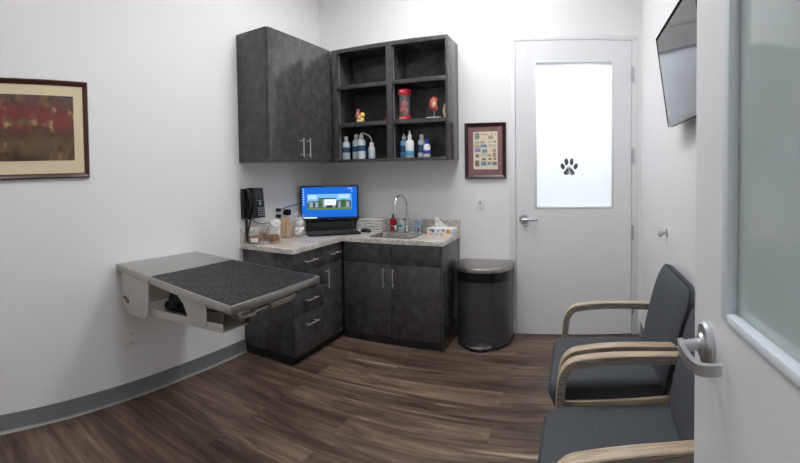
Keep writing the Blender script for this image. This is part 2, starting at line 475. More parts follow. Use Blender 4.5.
# ------------------------------------------------------------------ closed door with frosted window
d1 = thing('door_1', ((DX0+DX1)/2, YB, 0), 'closed white door with frosted window and grey paw print', 'door', kind='structure')
f = nb()
box(f, FX0, DX0-0.004, YB-0.004, YB+T, 0, DZ+0.004, 0.002); box(f, DX1+0.004, FX1, YB-0.004, YB+T, 0, DZ+0.004, 0.002); box(f, FX0, FX1, YB-0.004, YB+T, DZ+0.004, FZ, 0.002)
part('door_frame', f, M['doorpaint'], d1)
GX0, GX1, GZ0, GZ1 = -0.338, 0.281, 1.062, 2.232
lf = nb(); ya, yb = YB-0.004, YB+0.040
box(lf, DX0, GX0, ya, yb, 0.008, DZ); box(lf, GX1, DX1, ya, yb, 0.008, DZ); box(lf, GX0, GX1, ya, yb, 0.008, GZ0); box(lf, GX0, GX1, ya, yb, GZ1, DZ)
leaf = part('door_leaf', lf, M['doorpaint'], d1)
bd = nb(); q = 0.014
for (x0, x1, z0, z1) in ((GX0-q, GX0+0.003, GZ0-q, GZ1+q), (GX1-0.003, GX1+q, GZ0-q, GZ1+q), (GX0+0.003, GX1-0.003, GZ0-q, GZ0+0.003), (GX0+0.003, GX1-0.003, GZ1-0.003, GZ1+q)):
    box(bd, x0, x1, ya-0.004, ya+0.012, z0, z1, 0.002)
part('glazing_bead', bd, M['doorpaint'], d1)
part('frosted_pane', box(nb(), GX0, GX1, YB+0.010, YB+0.016, GZ0, GZ1), M['frost'], d1, label='frosted white glass lit from the corridor')
st_ = nb(); box(st_, DX0-0.004, DX0+0.012, yb+0.004, yb+0.03, 0, DZ); box(st_, DX1-0.012, DX1+0.004, yb+0.004, yb+0.03, 0, DZ); box(st_, DX0, DX1, yb+0.004, yb+0.03, DZ-0.012, DZ+0.004)
part('door_stop', st_, M['doorpaint'], d1)
for zc in (2.144, 1.481, 0.847, 0.23):
    hb = nb(); tube(hb, [(DX1+0.003, YB-0.014, zc-0.058), (DX1+0.003, YB-0.014, zc+0.058)], 0.0075, 12)
    for dz in (-0.061, 0.061): ellipsoid(hb, (DX1+0.003, YB-0.014, zc+dz), (0.006, 0.006, 0.005), 10, 6)
    box(hb, DX1-0.004, DX1+0.02, YB-0.015, YB-0.011, zc-0.055, zc+0.055)
    part('hinge', hb, M['satin'], d1)
# lever handle
lx, lz = -0.442, 0.961
hd = nb(); 
bmesh.ops.create_cone(hd, cap_ends=True, segments=28, radius1=0.040, radius2=0.034, depth=0.014, matrix=Matrix.Translation((lx, YB-0.011, lz)) @ Matrix.Rotation(PI/2, 4, 'X'))
tube(hd, [(lx, YB-0.012, lz), (lx, YB-0.055, lz)], 0.012, 14)
tube(hd, smooth_path([(lx-0.01, YB-0.056, lz), (lx+0.03, YB-0.058, lz), (lx+0.075, YB-0.054, lz-0.002), (lx+0.115, YB-0.042, lz-0.002)], 5), 0.01, 12)
part('door_handle', hd, M['satin'], d1, label='satin chrome lever handle')
# paw decal on the pane: four toes, pad, small pale figure
def decal(bm, cx, cz, rx, rz, ang, y, th=0.001, n=28):
    pts = []
    for k in range(n):
        a = 2*PI*k/n; x, z = rx*math.cos(a), rz*math.sin(a)
        pts.append((cx + x*math.cos(ang) - z*math.sin(ang), cz + x*math.sin(ang) + z*math.cos(ang)))
    prism(bm, pts, 'Y', y-th, y)
pg = nb(); py = YB+0.0098; PX, PZ = -0.069, 1.387; u = 0.0082
for dx, dz, rx, rz, an in ((-6.4, 0.6, 2.0, 3.1, 0.35), (-2.7, 5.1, 1.85, 3.5, 0.05), (2.6, 5.1, 1.85, 3.5, -0.05), (6.6, 0.6, 2.0, 3.1, -0.4)):
    decal(pg, PX+dx*u, PZ+dz*u, rx*u, rz*u, an, py)
pad = [(-5.3, -6.6), (-5.4, -5.2), (-4.6, -4.0), (-3.2, -2.6), (-2.2, -0.8), (-1.0, 0.5), (0.3, 0.8), (1.5, 0.2), (2.4, -1.2), (3.4, -2.8), (4.8, -4.2), (5.5, -5.4), (5.2, -7.0), (3.9, -7.9), (2.4, -7.7), (0.8, -7.0), (-0.8, -7.0), (-2.4, -7.8), (-4.2, -7.8)]
prism(pg, [(PX+x*u, PZ+z*u) for x, z in pad], 'Y', py-0.001, py)
paw = part('paw_decal', pg, M['pawink'], d1, label='dark grey paw print decal')
pw = nb(); decal(pw, PX+0.2*u, PZ-1.0*u, 1.7*u, 1.5*u, 0, py-0.0012); decal(pw, PX-0.2*u, PZ-4.9*u, 1.5*u, 1.9*u, 0.5, py-0.0012); decal(pw, PX+1.3*u, PZ-5.8*u, 0.8*u, 1.3*u, 0.2, py-0.0012)
part('paw_figure', pw, M['pawwhite'], paw)
pk = nb(); decal(pk, PX+0.2*u, PZ-1.3*u, 0.75*u, 1.0*u, 0.4, py-0.0024); decal(pk, PX-1.2*u, PZ-4.0*u, 0.5*u, 1.6*u, 0.6, py-0.0024)
part('paw_mark', pk, M['pawblack'], paw)

# ------------------------------------------------------------------ open door beside the viewer
d2 = thing('door_2', (0.312, 0.06, 0), 'open white door beside the viewer with teal frosted window', 'door', kind='structure', rz=0.0)
# local frame: +y runs from hinge to free edge, -x is the face towards the room
LW, LT = 0.935, 0.045
gy0, gy1, gz0, gz1 = 0.14, 0.713, 1.094, 2.25
lf = nb()
box(lf, -LT/2, LT/2, gy1, LW, 0.008, DZ); box(lf, -LT/2, LT/2, 0, gy0, 0.008, DZ); box(lf, -LT/2, LT/2, gy0, gy1, 0.008, gz0); box(lf, -LT/2, LT/2, gy0, gy1, gz1, DZ)
part('door_leaf', lf, M['doorpaint'], d2, world=False)
for sx in (-1, 1):
    bd = nb(); q = 0.014; qs = 0.026
    for (y0, y1, z0, z1) in ((gy1-0.004, gy1+qs, gz0-q, gz1+q), (gy0-qs, gy0+0.004, gz0-q, gz1+q), (gy0+0.004, gy1-0.004, gz0-q, gz0+0.004), (gy0+0.004, gy1-0.004, gz1-0.004, gz1+q)):
        box(bd, min(sx*(LT/2-0.012), sx*(LT/2+0.007)), max(sx*(LT/2-0.012), sx*(LT/2+0.007)), y0, y1, z0, z1, 0.004)
    part('glazing_bead', bd, M['beadpaint'], d2, world=False)
part('frosted_pane', box(nb(), -0.007, -0.001, gy0, gy1, gz0, gz1), M['frost2'], d2, world=False, label='teal grey frosted glass pane')
hy, hz = 0.832, 0.997
def lever(sx):
    hd = nb()
    prof = [(0.046, 0.0), (0.046, 0.008), (0.041, 0.014), (0.024, 0.016), (0.020, 0.022)]
    n = 32; rings = []
    for r, x in prof:
        rings.append([hd.verts.new((sx*(LT/2 + x), hy + r*math.cos(2*PI*k/n), hz + r*math.sin(2*PI*k/n))) for k in range(n)])
    for a, b in zip(rings, rings[1:]):
        for k in range(n): hd.faces.new((a[k], a[(k+1) % n], b[(k+1) % n], b[k]))
    hd.faces.new(rings[0]); hd.faces.new(rings[-1])
    tube(hd, [(sx*(LT/2+0.01), hy, hz), (sx*(LT/2+0.062), hy, hz)], 0.0125, 16)
    # flat blade that turns back towards the door at its end
    path = smooth_path([(sx*(LT/2+0.058), hy+0.016, hz+0.001), (sx*(LT/2+0.062), hy-0.02, hz-0.001), (sx*(LT/2+0.060), hy-0.07, hz-0.004), (sx*(LT/2+0.050), hy-0.100, hz-0.006), (sx*(LT/2+0.030), hy-0.112, hz-0.006), (sx*(LT/2+0.012), hy-0.114, hz-0.006)], 6)
    rr = []
    for i, p in enumerate(path):
        d = (path[min(i+1, len(path)-1)] - path[max(i-1, 0)]).normalized()
        s = Vector((-d.y, d.x, 0)).normalized()*0.0055
        up = Vector((0, 0, 0.0105))
        rr.append([hd.verts.new(p+s+up), hd.verts.new(p+s-up), hd.verts.new(p-s-up), hd.verts.new(p-s+up)])
    for a, b in zip(rr, rr[1:]):
        for k in range(4): hd.faces.new((a[k], a[(k+1) % 4], b[(k+1) % 4], b[k]))
    hd.faces.new(rr[0]); hd.faces.new(rr[-1])
    return hd
for sx in (-1, 1): part('door_handle', lever(sx), M['satin'], d2, world=False, label='satin chrome lever handle')
part('latch_plate', box(nb(), -0.0125, 0.0125, LW-0.002, LW+0.0015, hz-0.03, hz+0.03), M['satin'], d2, world=False)
for zc in (0.25, 1.2, 2.15):
    part('hinge', tube(nb(), [(LT/2+0.006, -0.003, zc-0.055), (LT/2+0.006, -0.003, zc+0.055)], 0.0075, 12), M['satin'], d2, world=False)
d2.rotation_euler = (0, 0, 0.022)

# ------------------------------------------------------------------ ceiling lights
LIGHT = EM('lamp_diffuser', (253, 253, 255), 1.0)
LIGHT.node_tree.nodes['Principled BSDF'].inputs['Emission Strength'].default_value = 13.0
def ceiling_light(cx, cy, sx, sy, label, m=LIGHT, nm='ceiling_light'):
    t = thing(nm, (cx, cy, ZC), label, 'ceiling light')
    fr = nb(); e = 0.03
    box(fr, cx-sx/2-e, cx+sx/2+e, cy-sy/2-e, cy-sy/2, ZC-0.02, ZC-0.001); box(fr, cx-sx/2-e, cx+sx/2+e, cy+sy/2, cy+sy/2+e, ZC-0.02, ZC-0.001)
    box(fr, cx-sx/2-e, cx-sx/2, cy-sy/2, cy+sy/2, ZC-0.02, ZC-0.001); box(fr, cx+sx/2, cx+sx/2+e, cy-sy/2, cy+sy/2, ZC-0.02, ZC-0.001)
    part('frame', fr, M['white'], t)
    part('diffuser', box(nb(), cx-sx/2, cx+sx/2, cy-sy/2, cy+sy/2, ZC-0.012, ZC-0.002), m, t)
ceiling_light(-0.55, -0.5, 0.5, 0.3, 'small added fill light on the ceiling over the entrance')  # unseen fill lamp, added to brighten the open door and chairs
ceiling_light(-0.65, 1.2, 0.7, 0.6, 'shorter ceiling light in the middle of the room')
ceiling_light(-0.9, 2.70, 1.2, 0.6, 'long ceiling light in front of the wall cabinets')
HALL = EM('corridor_diffuser', (244, 249, 255), 1.0); HALL.node_tree.nodes['Principled BSDF'].inputs['Emission Strength'].default_value = 46.0
ceiling_light(-0.03, YB+0.75, 0.9, 0.6, 'ceiling light in the corridor beyond the closed door', HALL)

# ------------------------------------------------------------------ cabinets
DC = 0.306
ZB, ZT = 1.453, 2.417
def bar_handle(a, b, out, r=0.0045, stand=0.032):
    """Bar pull between two points a,b on a face, standing off along out."""
    a, b, out = Vector(a), Vector(b), Vector(out); bm = nb(); d = (b-a).normalized()
    tube(bm, [a+out*stand, b+out*stand], r, 12)
    for p in (a+d*0.02, b-d*0.02): tube(bm, [p-out*0.001, p+out*stand], r*0.8, 10)
    return bm

wc = thing('wall_cabinet', (XL+DC/2, (2.4835+YB)/2, ZB), 'tall charcoal wall cabinet with two closed doors on the left wall', 'cabinet')
cx1 = XL+DC
b_ = nb(); box(b_, XL+0.001, cx1-0.022, 2.4835, YB-0.001, ZB, ZT, 0.001)
part('body', b_, M['lam'], wc)
for y0, y1, hyy in ((2.486, 2.9085, 2.862), (2.9115, 3.338, 2.952)):
    dr = part('door', box(nb(), cx1-0.02, cx1, y0, y1, ZB+0.012, ZT-0.004, 0.0012), M['lam'], wc)
    part('handle', bar_handle((cx1, hyy, ZB+0.035), (cx1, hyy, ZB+0.185), (1, 0, 0)), M['nickel'], dr, label='brushed nickel bar handle')
part('bottom_rail', box(nb(), cx1-0.022, cx1-0.002, 2.4835, 3.34, ZB, ZB+0.0105), M['lam'], wc)

yf = YB-DC
x0, x1 = cx1+0.002, -0.988
su = thing('wall_shelf_unit', ((x0+x1)/2, YB-DC/2, ZB), 'charcoal open wall shelf with six compartments above the sink', 'shelf unit')
tt = 0.034; tb_ = 0.021
part('back_panel', box(nb(), x0, x1, YB-0.012, YB-0.001, ZB, ZT), M['lam'], su)
part('side_panel', box(nb(), x0, x0+0.055, yf, YB-0.012, ZB, ZT, 0.001), M['lam'], su)
part('side_panel', box(nb(), x1-0.02, x1, yf, YB-0.012, ZB, ZT, 0.001), M['lam'], su)
xm0, xm1 = -1.511, -1.460
part('divider', box(nb(), xm0, xm1, yf, YB-0.012, ZB+tb_, ZT-tt, 0.001), M['lam'], su)
part('top_panel', box(nb(), x0+0.055, x1-0.02, yf, YB-0.012, ZT-tt, ZT, 0.001), M['lam'], su)
part('bottom_panel', box(nb(), x0+0.055, x1-0.02, yf, YB-0.012, ZB, ZB+tb_, 0.001), M['lam'], su)
SZ = (1.783, 2.104)
for z in SZ:
    for a, b in ((x0+0.055, xm0), (xm1, x1-0.02)):
        part('shelf', box(nb(), a, b, yf+0.002, YB-0.012, z-0.034, z, 0.001), M['lam'], su)
for xx in (x0+0.055, xm1):
    for (z0, z1) in ((ZB+tb_, SZ[0]-0.034), (SZ[0], SZ[1]-0.034), (SZ[1], ZT-tt)):
        part('shelf_standard', box(nb(), xx, xx+0.003, yf+0.03, yf+0.046, z0, z1), M['satin'], su, label='slim metal shelf standard')

# base units
CZ, CT = 0.838, 0.036
bx1 = XL+0.497-0.012          # front of the left run
by1 = YB-0.497+0.012          # front of the right run
dl = thing('base_cabinet', ((XL+bx1)/2, (2.5+YB)/2, 0), 'charcoal base cabinet with drawers under the left counter beside the folding table', 'cabinet')
part('carcass', box(nb(), XL+0.001, bx1-0.021, 2.50, YB-0.001, 0.066, CZ-CT, 0.001), M['lam'], dl)
part('plinth', box(nb(), XL+0.001, bx1-0.04, 2.512, YB-0.001, 0, 0.066), M['lamdark'], dl)
def drawer(y0, y1, z0, z1, hz_, ya, yb):
    d = part('drawer', box(nb(), bx1-0.019, bx1, y0+0.0015, y1-0.0015, z0+0.0015, z1-0.0015, 0.0012), M['lam'], dl)
    part('handle', bar_handle((bx1, ya, hz_), (bx1, yb, hz_), (1, 0, 0)), M['nickel'], d, label='brushed nickel bar handle')
ys = 2.872
drawer(2.50, ys, 0.655, CZ-CT-0.003, 0.727, 2.61, 2.76)
drawer(2.50, ys, 0.520, 0.655, 0.588, 2.61, 2.76)
drawer(2.50, ys, 0.352, 0.520, 0.447, 2.61, 2.76)
drawer(2.50, ys, 0.066, 0.352, 0.273, 2.61, 2.76)
drawer(ys, 3.155, 0.655, CZ-CT-0.003, 0.727, 2.95, 3.10)
dd = part('door', box(nb(), bx1-0.019, bx1, ys+0.0015, 3.155, 0.0675, 0.6535, 0.0012), M['lam'], dl)
part('handle', bar_handle((bx1, 2.905, 0.475), (bx1, 2.905, 0.625), (1, 0, 0)), M['nickel'], dd, label='brushed nickel bar handle')

rl = thing('sink_cabinet', ((bx1-0.992)/2, (by1+YB)/2, 0), 'charcoal base cabinet with two doors under the sink', 'cabinet')
rx0, rx1 = bx1+0.002, -0.990
cb_ = nb(); 
box(cb_, rx0, rx0+0.018, by1+0.021, YB-0.001, 0.066, CZ-CT); box(cb_, rx1-0.018, rx1, by1+0.001, YB-0.001, 0, CZ-CT, 0.001)
box(cb_, rx0+0.018, rx1-0.018, by1+0.021, YB-0.001, 0.066, 0.084); box(cb_, rx0+0.018, rx1-0.018, YB-0.013, YB-0.001, 0.084, CZ-CT)
box(cb_, rx0+0.018, rx1-0.018, by1+0.021, by1+0.039, CZ-CT-0.06, CZ-CT)
part('carcass', cb_, M['lam'], rl)
part('plinth', box(nb(), rx0, rx1-0.019, by1+0.02, YB-0.02, 0, 0.066), M['lamdark'], rl)
xs = -1.415
for a, b in ((rx0+0.018, xs), (xs, rx1-0.020)):
    part('false_front', box(nb(), a+0.0015, b-0.0015, by1, by1+0.019, 0.643, CZ-CT-0.003, 0.0012), M['lam'], rl)
for a, b, hx in ((rx0+0.018, xs, -1.468), (xs, rx1-0.020, -1.388)):
    d = part('door', box(nb(), a+0.0015, b-0.0015, by1, by1+0.019, 0.066, 0.640, 0.0012), M['lam'], rl)
    part('handle', bar_handle((hx, by1, 0.462), (hx, by1, 0.612), (0, -1, 0)), M['nickel'], d, label='brushed nickel bar handle')

# L-shaped counter with a hole for the sink
SX0, SX1, SY0, SY1 = -1.625, -1.275, 3.225, 3.485
ct = thing('countertop', (XL, YB, CZ-CT), 'speckled beige granite look L-shaped countertop', 'countertop')
cxf, cyf, cxe, cye = XL+0.497, YB-0.497, -0.982, 2.471
bm = nb()
xsn = [XL+0.001, cxf, SX0, SX1, cxe]; ysn = [cye, cyf, SY0, SY1, YB-0.001]
cells = [(0, 0)] + [(i, j) for i in range(4) for j in (1, 2, 3) if not (i == 2 and j == 2)]
vmap = {}
def gv(i, j, z):
    k = (i, j, z)
    if k not in vmap: vmap[k] = bm.verts.new((xsn[i], ysn[j], z))
    return vmap[k]
fs = []
for i, j in cells: fs.append(bm.faces.new((gv(i, j, CZ), gv(i+1, j, CZ), gv(i+1, j+1, CZ), gv(i, j+1, CZ))))
ext = bmesh.ops.extrude_face_region(bm, geom=fs)
bmesh.ops.translate(bm, verts=[v for v in ext['geom'] if isinstance(v, bmesh.types.BMVert)], vec=(0, 0, -CT))
bmesh.ops.recalc_face_normals(bm, faces=bm.faces[:])
eds = [e for e in bm.edges if len(e.link_faces) == 2 and e.calc_face_angle(0) > 1 and all(v.co.z > CZ-0.001 for v in e.verts)]
bmesh.ops.bevel(bm, geom=eds, offset=0.005, segments=3, affect='EDGES', profile=0.5)
part('slab', bm, M['gran'], ct)
sp = nb(); box(sp, XL+0.001, XL+0.021, cye, YB-0.022, CZ, 0.95, 0.002)
part('backsplash', sp, M['gran'], ct)
part('backsplash', box(nb(), XL+0.001, cxe, YB-0.021, YB-0.001, CZ, 0.95, 0.002), M['gran'], ct)

# sink
sk = thing('sink', ((SX0+SX1)/2, (SY0+SY1)/2, CZ-0.17), 'small stainless steel sink set in the counter', 'sink')
bm = nb(); e = 0.018
def rrect(x0, x1, y0, y1, r, n=5):
    pts = []
    for cx, cy, a in ((x1-r, y1-r, 0), (x0+r, y1-r, PI/2), (x0+r, y0+r, PI), (x1-r, y0+r, 3*PI/2)):
        for k in range(n+1): pts.append((cx+r*math.cos(a+PI/2*k/n), cy+r*math.sin(a+PI/2*k/n)))
    return pts
lv = [(e, 0.05, 0.001), (e, 0.05, 0.004), (-0.004, 0.035, 0.004), (-0.008, 0.03, -0.004), (-0.016, 0.03, -0.13), (-0.04, 0.02, -0.155)]
rings = []
for o_, r, z in lv: rings.append([bm.verts.new((x, y, CZ+z)) for x, y in rrect(SX0-o_, SX1+o_, SY0-o_, SY1+o_, r)])
n = len(rings[0])
for a, b in zip(rings, rings[1:]):
    for k in range(n): bm.faces.new((a[k], a[(k+1) % n], b[(k+1) % n], b[k]))
bm.faces.new(rings[-1])
part('basin', bm, M['steelsink'], sk)
dr_ = nb(); lathe(dr_, [(0.04, 0), (0.04, 0.003), (0.03, 0.004), (0.028, 0.001)], (SX0+SX1)/2, (SY0+SY1)/2, CZ-0.155, 20)
part('drain', dr_, M['chrome'], sk)

# faucet
fx, fy = -1.425, 3.545
fc = thing('faucet', (fx, fy, CZ), 'chrome gooseneck faucet with two cross handles behind the sink', 'faucet')
b_ = nb(); lathe(b_, [(0.026, 0.0), (0.026, 0.006), (0.018, 0.012), (0.016, 0.05), (0.012, 0.058)], fx, fy, CZ, 20)
part('base', b_, M['chrome'], fc)
R_ = 0.092
pts = [(fx, fy, CZ+0.05), (fx, fy, CZ+0.16), (fx, fy, 1.07)] + [(fx-0.035*(1-math.cos(a))/2, fy-R_+R_*math.cos(a), 1.07+R_*math.sin(a)) for a in [PI*k/12 for k in range(1, 13)]] + [(fx-0.036, fy-2*R_, 1.03)]
part('spout', tube(nb(), pts, 0.0095, 14), M['chrome'], fc)
part('aerator', tube(nb(), [(fx-0.036, fy-2*R_, 1.035), (fx-0.036, fy-2*R_, 1.008)], 0.0125, 14), M['chrome'], fc)
for s in (-1, 1):
    hx = fx+s*0.112
    hb = nb(); lathe(hb, [(0.022, 0), (0.022, 0.005), (0.014, 0.012), (0.013, 0.045), (0.016, 0.052), (0.014, 0.06)], hx, fy, CZ, 18)
    h = part('valve', hb, M['chrome'], fc)
    part('lever', tube(nb(), [(hx, fy, CZ+0.054), (hx+s*0.04, fy-0.004, CZ+0.06), (hx+s*0.085, fy-0.012, CZ+0.068)], 0.006, 10, radii=[0.008, 0.0065, 0.005]), M['chrome'], h)

# ------------------------------------------------------------------ folding exam table on the left wall
TZ = 0.842; SK = -0.127
def sk_y(x, y): return y + SK*(x-XL)       # the top runs slightly askew from the wall
def sbox(bm, x0, x1, y0, y1, z0, z1, bev=0.0):
    t_ = nb(); box(t_, x0, x1, y0, y1, z0, z1, bev)
    for v in t_.verts: v.co.y = sk_y(v.co.x, v.co.y)
    me_ = bpy.data.meshes.new('tmp'); t_.to_mesh(me_); t_.free(); bm.from_mesh(me_); bpy.data.meshes.remove(me_)
    return bm
et = thing('exam_table', (XL+0.5, 1.65, 0.56), 'wall mounted steel folding exam table with black rubber mat', 'table')
E0, E1 = 1.384, 2.022
xs_, xo = -1.925, -1.235
wb = nb(); sbox(wb, XL+0.001, xs_-0.002, E0, E1, TZ-0.042, TZ, 0.003)
part('fixed_shelf', wb, M['steel'], et, label='bare stainless steel shelf along the wall')
part('wall_plate', sbox(nb(), XL+0.001, XL+0.05, E0+0.035, E1-0.035, 0.58, TZ-0.042, 0.002), M['cream'], et)
for y0, y1 in ((E0+0.008, E0+0.024), (E1-0.024, E1-0.008)):
    cp = nb(); prof = [(-2.272, TZ-0.042), (-1.935, TZ-0.042), (-1.955, 0.62), (-1.985, 0.595), (-2.17, 0.572), (-2.262, 0.588)]
    prism(cp, prof, 'Y', y0, y1, 0.002)
    for v in cp.verts: v.co.y = sk_y(v.co.x, v.co.y)
    c = part('end_cap', cp, M['cream'], et, label='putty grey painted end cap')
    if y0 < 1.5:
        bg = nb(); decal(bg, -2.215, 0.652, 0.036, 0.016, -0.25, 0.0, 0.003)
        for v in bg.verts: v.co.y += sk_y(v.co.x, y0)
        part('badge', bg, M['darkgrey'], c, label='small dark oval maker badge')
        bg = nb(); decal(bg, -2.215, 0.652, 0.026, 0.004, -0.25, -0.003, 0.001)
        for v in bg.verts: v.co.y += sk_y(v.co.x, y0)
        part('badge_line', bg, M['greykey'], c)
        for (sx, sz) in ((-1.952, 0.765), (-1.985, 0.628)):
            bg = nb(); decal(bg, sx, sz, 0.007, 0.007, 0, 0.0, 0.003, 12)
            for v in bg.verts: v.co.y += sk_y(v.co.x, y0)
            part('screw', bg, M['satin'], c)
# tray: rim with folded lip, floor, mat
rim = nb(); rh = 0.037
sbox(rim, xs_+0.002, xo, E0, E0+0.012, TZ-rh, TZ, 0.002); sbox(rim, xs_+0.002, xo, E1-0.012, E1, TZ-rh, TZ, 0.002)
sbox(rim, xo-0.012, xo, E0+0.012, E1-0.012, TZ-rh, TZ, 0.002); sbox(rim, xs_+0.002, xs_+0.012, E0+0.012, E1-0.012, TZ-rh, TZ, 0.002)
sbox(rim, xs_+0.012, xo-0.012, E0+0.012, E1-0.012, TZ-0.022, TZ-0.014)
part('tray', rim, M['steel'], et, label='stainless steel fold-down tray')
mt = nb(); sbox(mt, xs_+0.013, xo-0.014, E0+0.014, E1-0.014, TZ-0.0135, TZ+0.003, 0.004)
nx_, ny_ = 26, 25
for i in range(nx_):
    for j in range(ny_):
        cx = xs_+0.020+(xo-xs_-0.041)*(i+0.5)/nx_; cy = E0+0.024+(E1-E0-0.048)*(j+0.5)/ny_
        wx, wy = ((xo-xs_-0.041)/nx_*0.46, 0.0065) if (i+j) % 2 else (0.0065, (E1-E0-0.048)/ny_*0.46)
        t0 = [mt.verts.new((cx+a*wx, sk_y(cx, cy)+b*wy, TZ+0.0031)) for a, b in ((-1, -1), (1, -1), (1, 1), (-1, 1))]
        t1 = [mt.verts.new((cx+a*wx*0.6, sk_y(cx, cy)+b*wy*0.5, TZ+0.0062)) for a, b in ((-1, -1), (1, -1), (1, 1), (-1, 1))]
        mt.faces.new(t1)
        for k in range(4): mt.faces.new((t0[k], t0[(k+1) % 4], t1[(k+1) % 4], t1[k]))
part('rubber_mat', mt, M['rubber'], et, label='black textured rubber mat')
hg = nb(); tube(hg, [(xs_, sk_y(xs_, E0+0.03), TZ-0.03), (xs_, sk_y(xs_, E1-0.03), TZ-0.03)], 0.007, 10)
part('hinge', hg, M['satin'], et)
# sloping channel arm
ar = nb(); A0, A1 = (-1.965, 0.640), (-1.33, 0.722)
def slope_bar(bm, y0, y1, h, p=A0, q=A1):
    prism(bm, [(p[0], p[1]-h/2), (q[0], q[1]-h/2), (q[0], q[1]+h/2), (p[0], p[1]+h/2)], 'Y', y0, y1)
ya_, yb_ = E0+0.035, E0+0.19
slope_bar(ar, ya_, ya_+0.004, 0.034); slope_bar(ar, yb_-0.004, yb_, 0.034)
prism(ar, [(A0[0], A0[1]-0.020), (A1[0], A1[1]-0.020), (A1[0], A1[1]-0.016), (A0[0], A0[1]-0.016)], 'Y', ya_, yb_)
for v in ar.verts: v.co.y = sk_y(v.co.x, v.co.y)
part('support_arm', ar, M['cream'], et, label='putty grey channel support arm')
for y in (ya_+0.001, yb_-0.05):
    bk = nb(); prism(bk, [(-1.70, TZ-0.045), (-1.445, TZ-0.045), (-1.445, 0.690), (-1.575, 0.675), (-1.63, 0.76)], 'Y', y-0.004, y+0.0, 0.001)
    for v in bk.verts: v.co.y = sk_y(v.co.x, v.co.y)
    part('bracket', bk, M['cream'], et)
gs = nb(); 
tube(gs, [(-1.95, sk_y(-1.95, 1.53), 0.655), (-1.72, sk_y(-1.72, 1.53), 0.700)], 0.026, 14); tube(gs, [(-1.74, sk_y(-1.7, 1.53), 0.69), (-1.45, sk_y(-1.45, 1.53), 0.745)], 0.011, 12)
ellipsoid(gs, (-1.83, sk_y(-1.85, 1.54), 0.715), (0.085, 0.06, 0.055), 18, 12)
part('lift_spring', gs, M['black'], et, label='black lift strut and boot')
rh_ = nb(); prism(rh_, [(1.64, 0.794), (1.66, 0.768), (1.80, 0.768), (1.835, 0.794)], 'X', xo-0.028, xo-0.012, 0.002)
for v in rh_.verts: v.co.y = sk_y(v.co.x, v.co.y) 
part('release_lever', rh_, M['steel'], et, label='steel pull lever below the front rim')
ln = nb(); tube(ln, [(-1.27, sk_y(-1.27, 1.47), 0.772), (-1.27, sk_y(-1.27, 1.83), 0.779)], 0.006, 10); box(ln, -1.295, -1.255, 1.35, 1.42, 0.764, 0.778, 0.002)
part('release_rod', ln, M['steel'], et)
kn = nb(); tube(kn, [(-1.275, 1.385, 0.766), (-1.275, 1.385, 0.738)], 0.012, 12)
part('release_knob', kn, M['black'], et)

# ------------------------------------------------------------------ things on the left wall
def frame_bm(axis, u0, u1, z0, z1, wd, base, depth, sgn):
    """Mitred moulding. axis 'X': on a wall x=base, u along y; axis 'Y': on y=base, u along x."""
    prof = [(0, 0), (0, depth*0.75), (wd*0.25, depth), (wd*0.6, depth*0.8), (wd*0.85, depth*0.62), (wd, depth*0.45), (wd, 0)]
    bm = nb(); rings = []
    for cu, cz, du, dz in ((u0, z0, 1, 1), (u1, z0, -1, 1), (u1, z1, -1, -1), (u0, z1, 1, -1)):
        ring = []
        for o, d in prof:
            uu, zz, t = cu+du*o, cz+dz*o, base+sgn*d
            ring.append(bm.verts.new((t, uu, zz) if axis == 'X' else (uu, t, zz)))
        rings.append(ring)
    n = len(prof)
    for i in range(4):
        a, b = rings[i], rings[(i+1) % 4]
        for k in range(n): bm.faces.new((a[k], a[(k+1) % n], b[(k+1) % n], b[k]))
    return bm
fp = thing('framed_painting', (XL, 0.83, 1.371), 'large framed red and brown print with cream mat on the left wall', 'picture')
part('frame', frame_bm('X', 0.42, 1.214, 1.371, 1.924, 0.028, XL+0.001, 0.024, 1), M['mahog'], fp, label='reddish brown wooden frame')
part('mat_board', box(nb(), XL+0.002, XL+0.007, 0.446, 1.188, 1.397, 1.898), M['matcream'], fp, label='cream mat board')
o = part('print', box(nb(), XL+0.007, XL+0.009, 0.52, 1.124, 1.472, 1.838), M['paint'], fp)

def outlet(name, y, z, label, w_=0.072, h_=0.118, ys=None):
    t = thing(name, (XL, y, z), label, 'outlet')
    part('cover_plate', box(nb(), XL+0.0005, XL+0.006, y-w_/2, y+w_/2, z-h_/2, z+h_/2, 0.002), M['plate'], t)
    for yy in (ys or [y]):
        for dz in (-0.026, 0.026):
            q = part('socket', box(nb(), XL+0.005, XL+0.0075, yy-0.017, yy+0.017, z+dz-0.014, z+dz+0.014, 0.001), M['plate'], t)
            for (a, b, c, d) in ((-0.0075, -0.0045, -0.003, 0.007), (0.0045, 0.0075, -0.003, 0.007), (-0.002, 0.002, -0.009, -0.005)):
                part('slot', box(nb(), XL+0.0072, XL+0.0079, yy+a, yy+b, z+dz+c, z+dz+d), M['slot'], q)
    return t
outlet('wall_outlet', 1.476, 0.371, 'white double outlet low on the left wall under the table')
outlet('wall_outlet', 2.968, 1.036, 'white two gang outlet above the counter behind the jars', 0.136, ys=[2.918, 3.016])
def plug(y, z, label):
    bm = nb(); box(bm, XL+0.007, XL+0.045, y-0.015, y+0.015, z-0.014, z+0.014, 0.005)
    return thing('power_plug', (XL+0.008, y, z), label, 'plug'), bm
t, bm = plug(2.918, 1.062, 'black power plug in the upper left of the counter outlet'); part('plug_body', bm, M['black'], t)
t, bm = plug(2.918, 1.010, 'black power plug below another one at the counter outlet'); part('plug_body', bm, M['black'], t)
t, bm = plug(3.02, 1.035, 'larger black adapter plug at the right of the counter outlet'); box(bm, XL+0.02, XL+0.065, 3.0, 3.045, 1.01, 1.06, 0.006); part('plug_body', bm, M['black'], t)
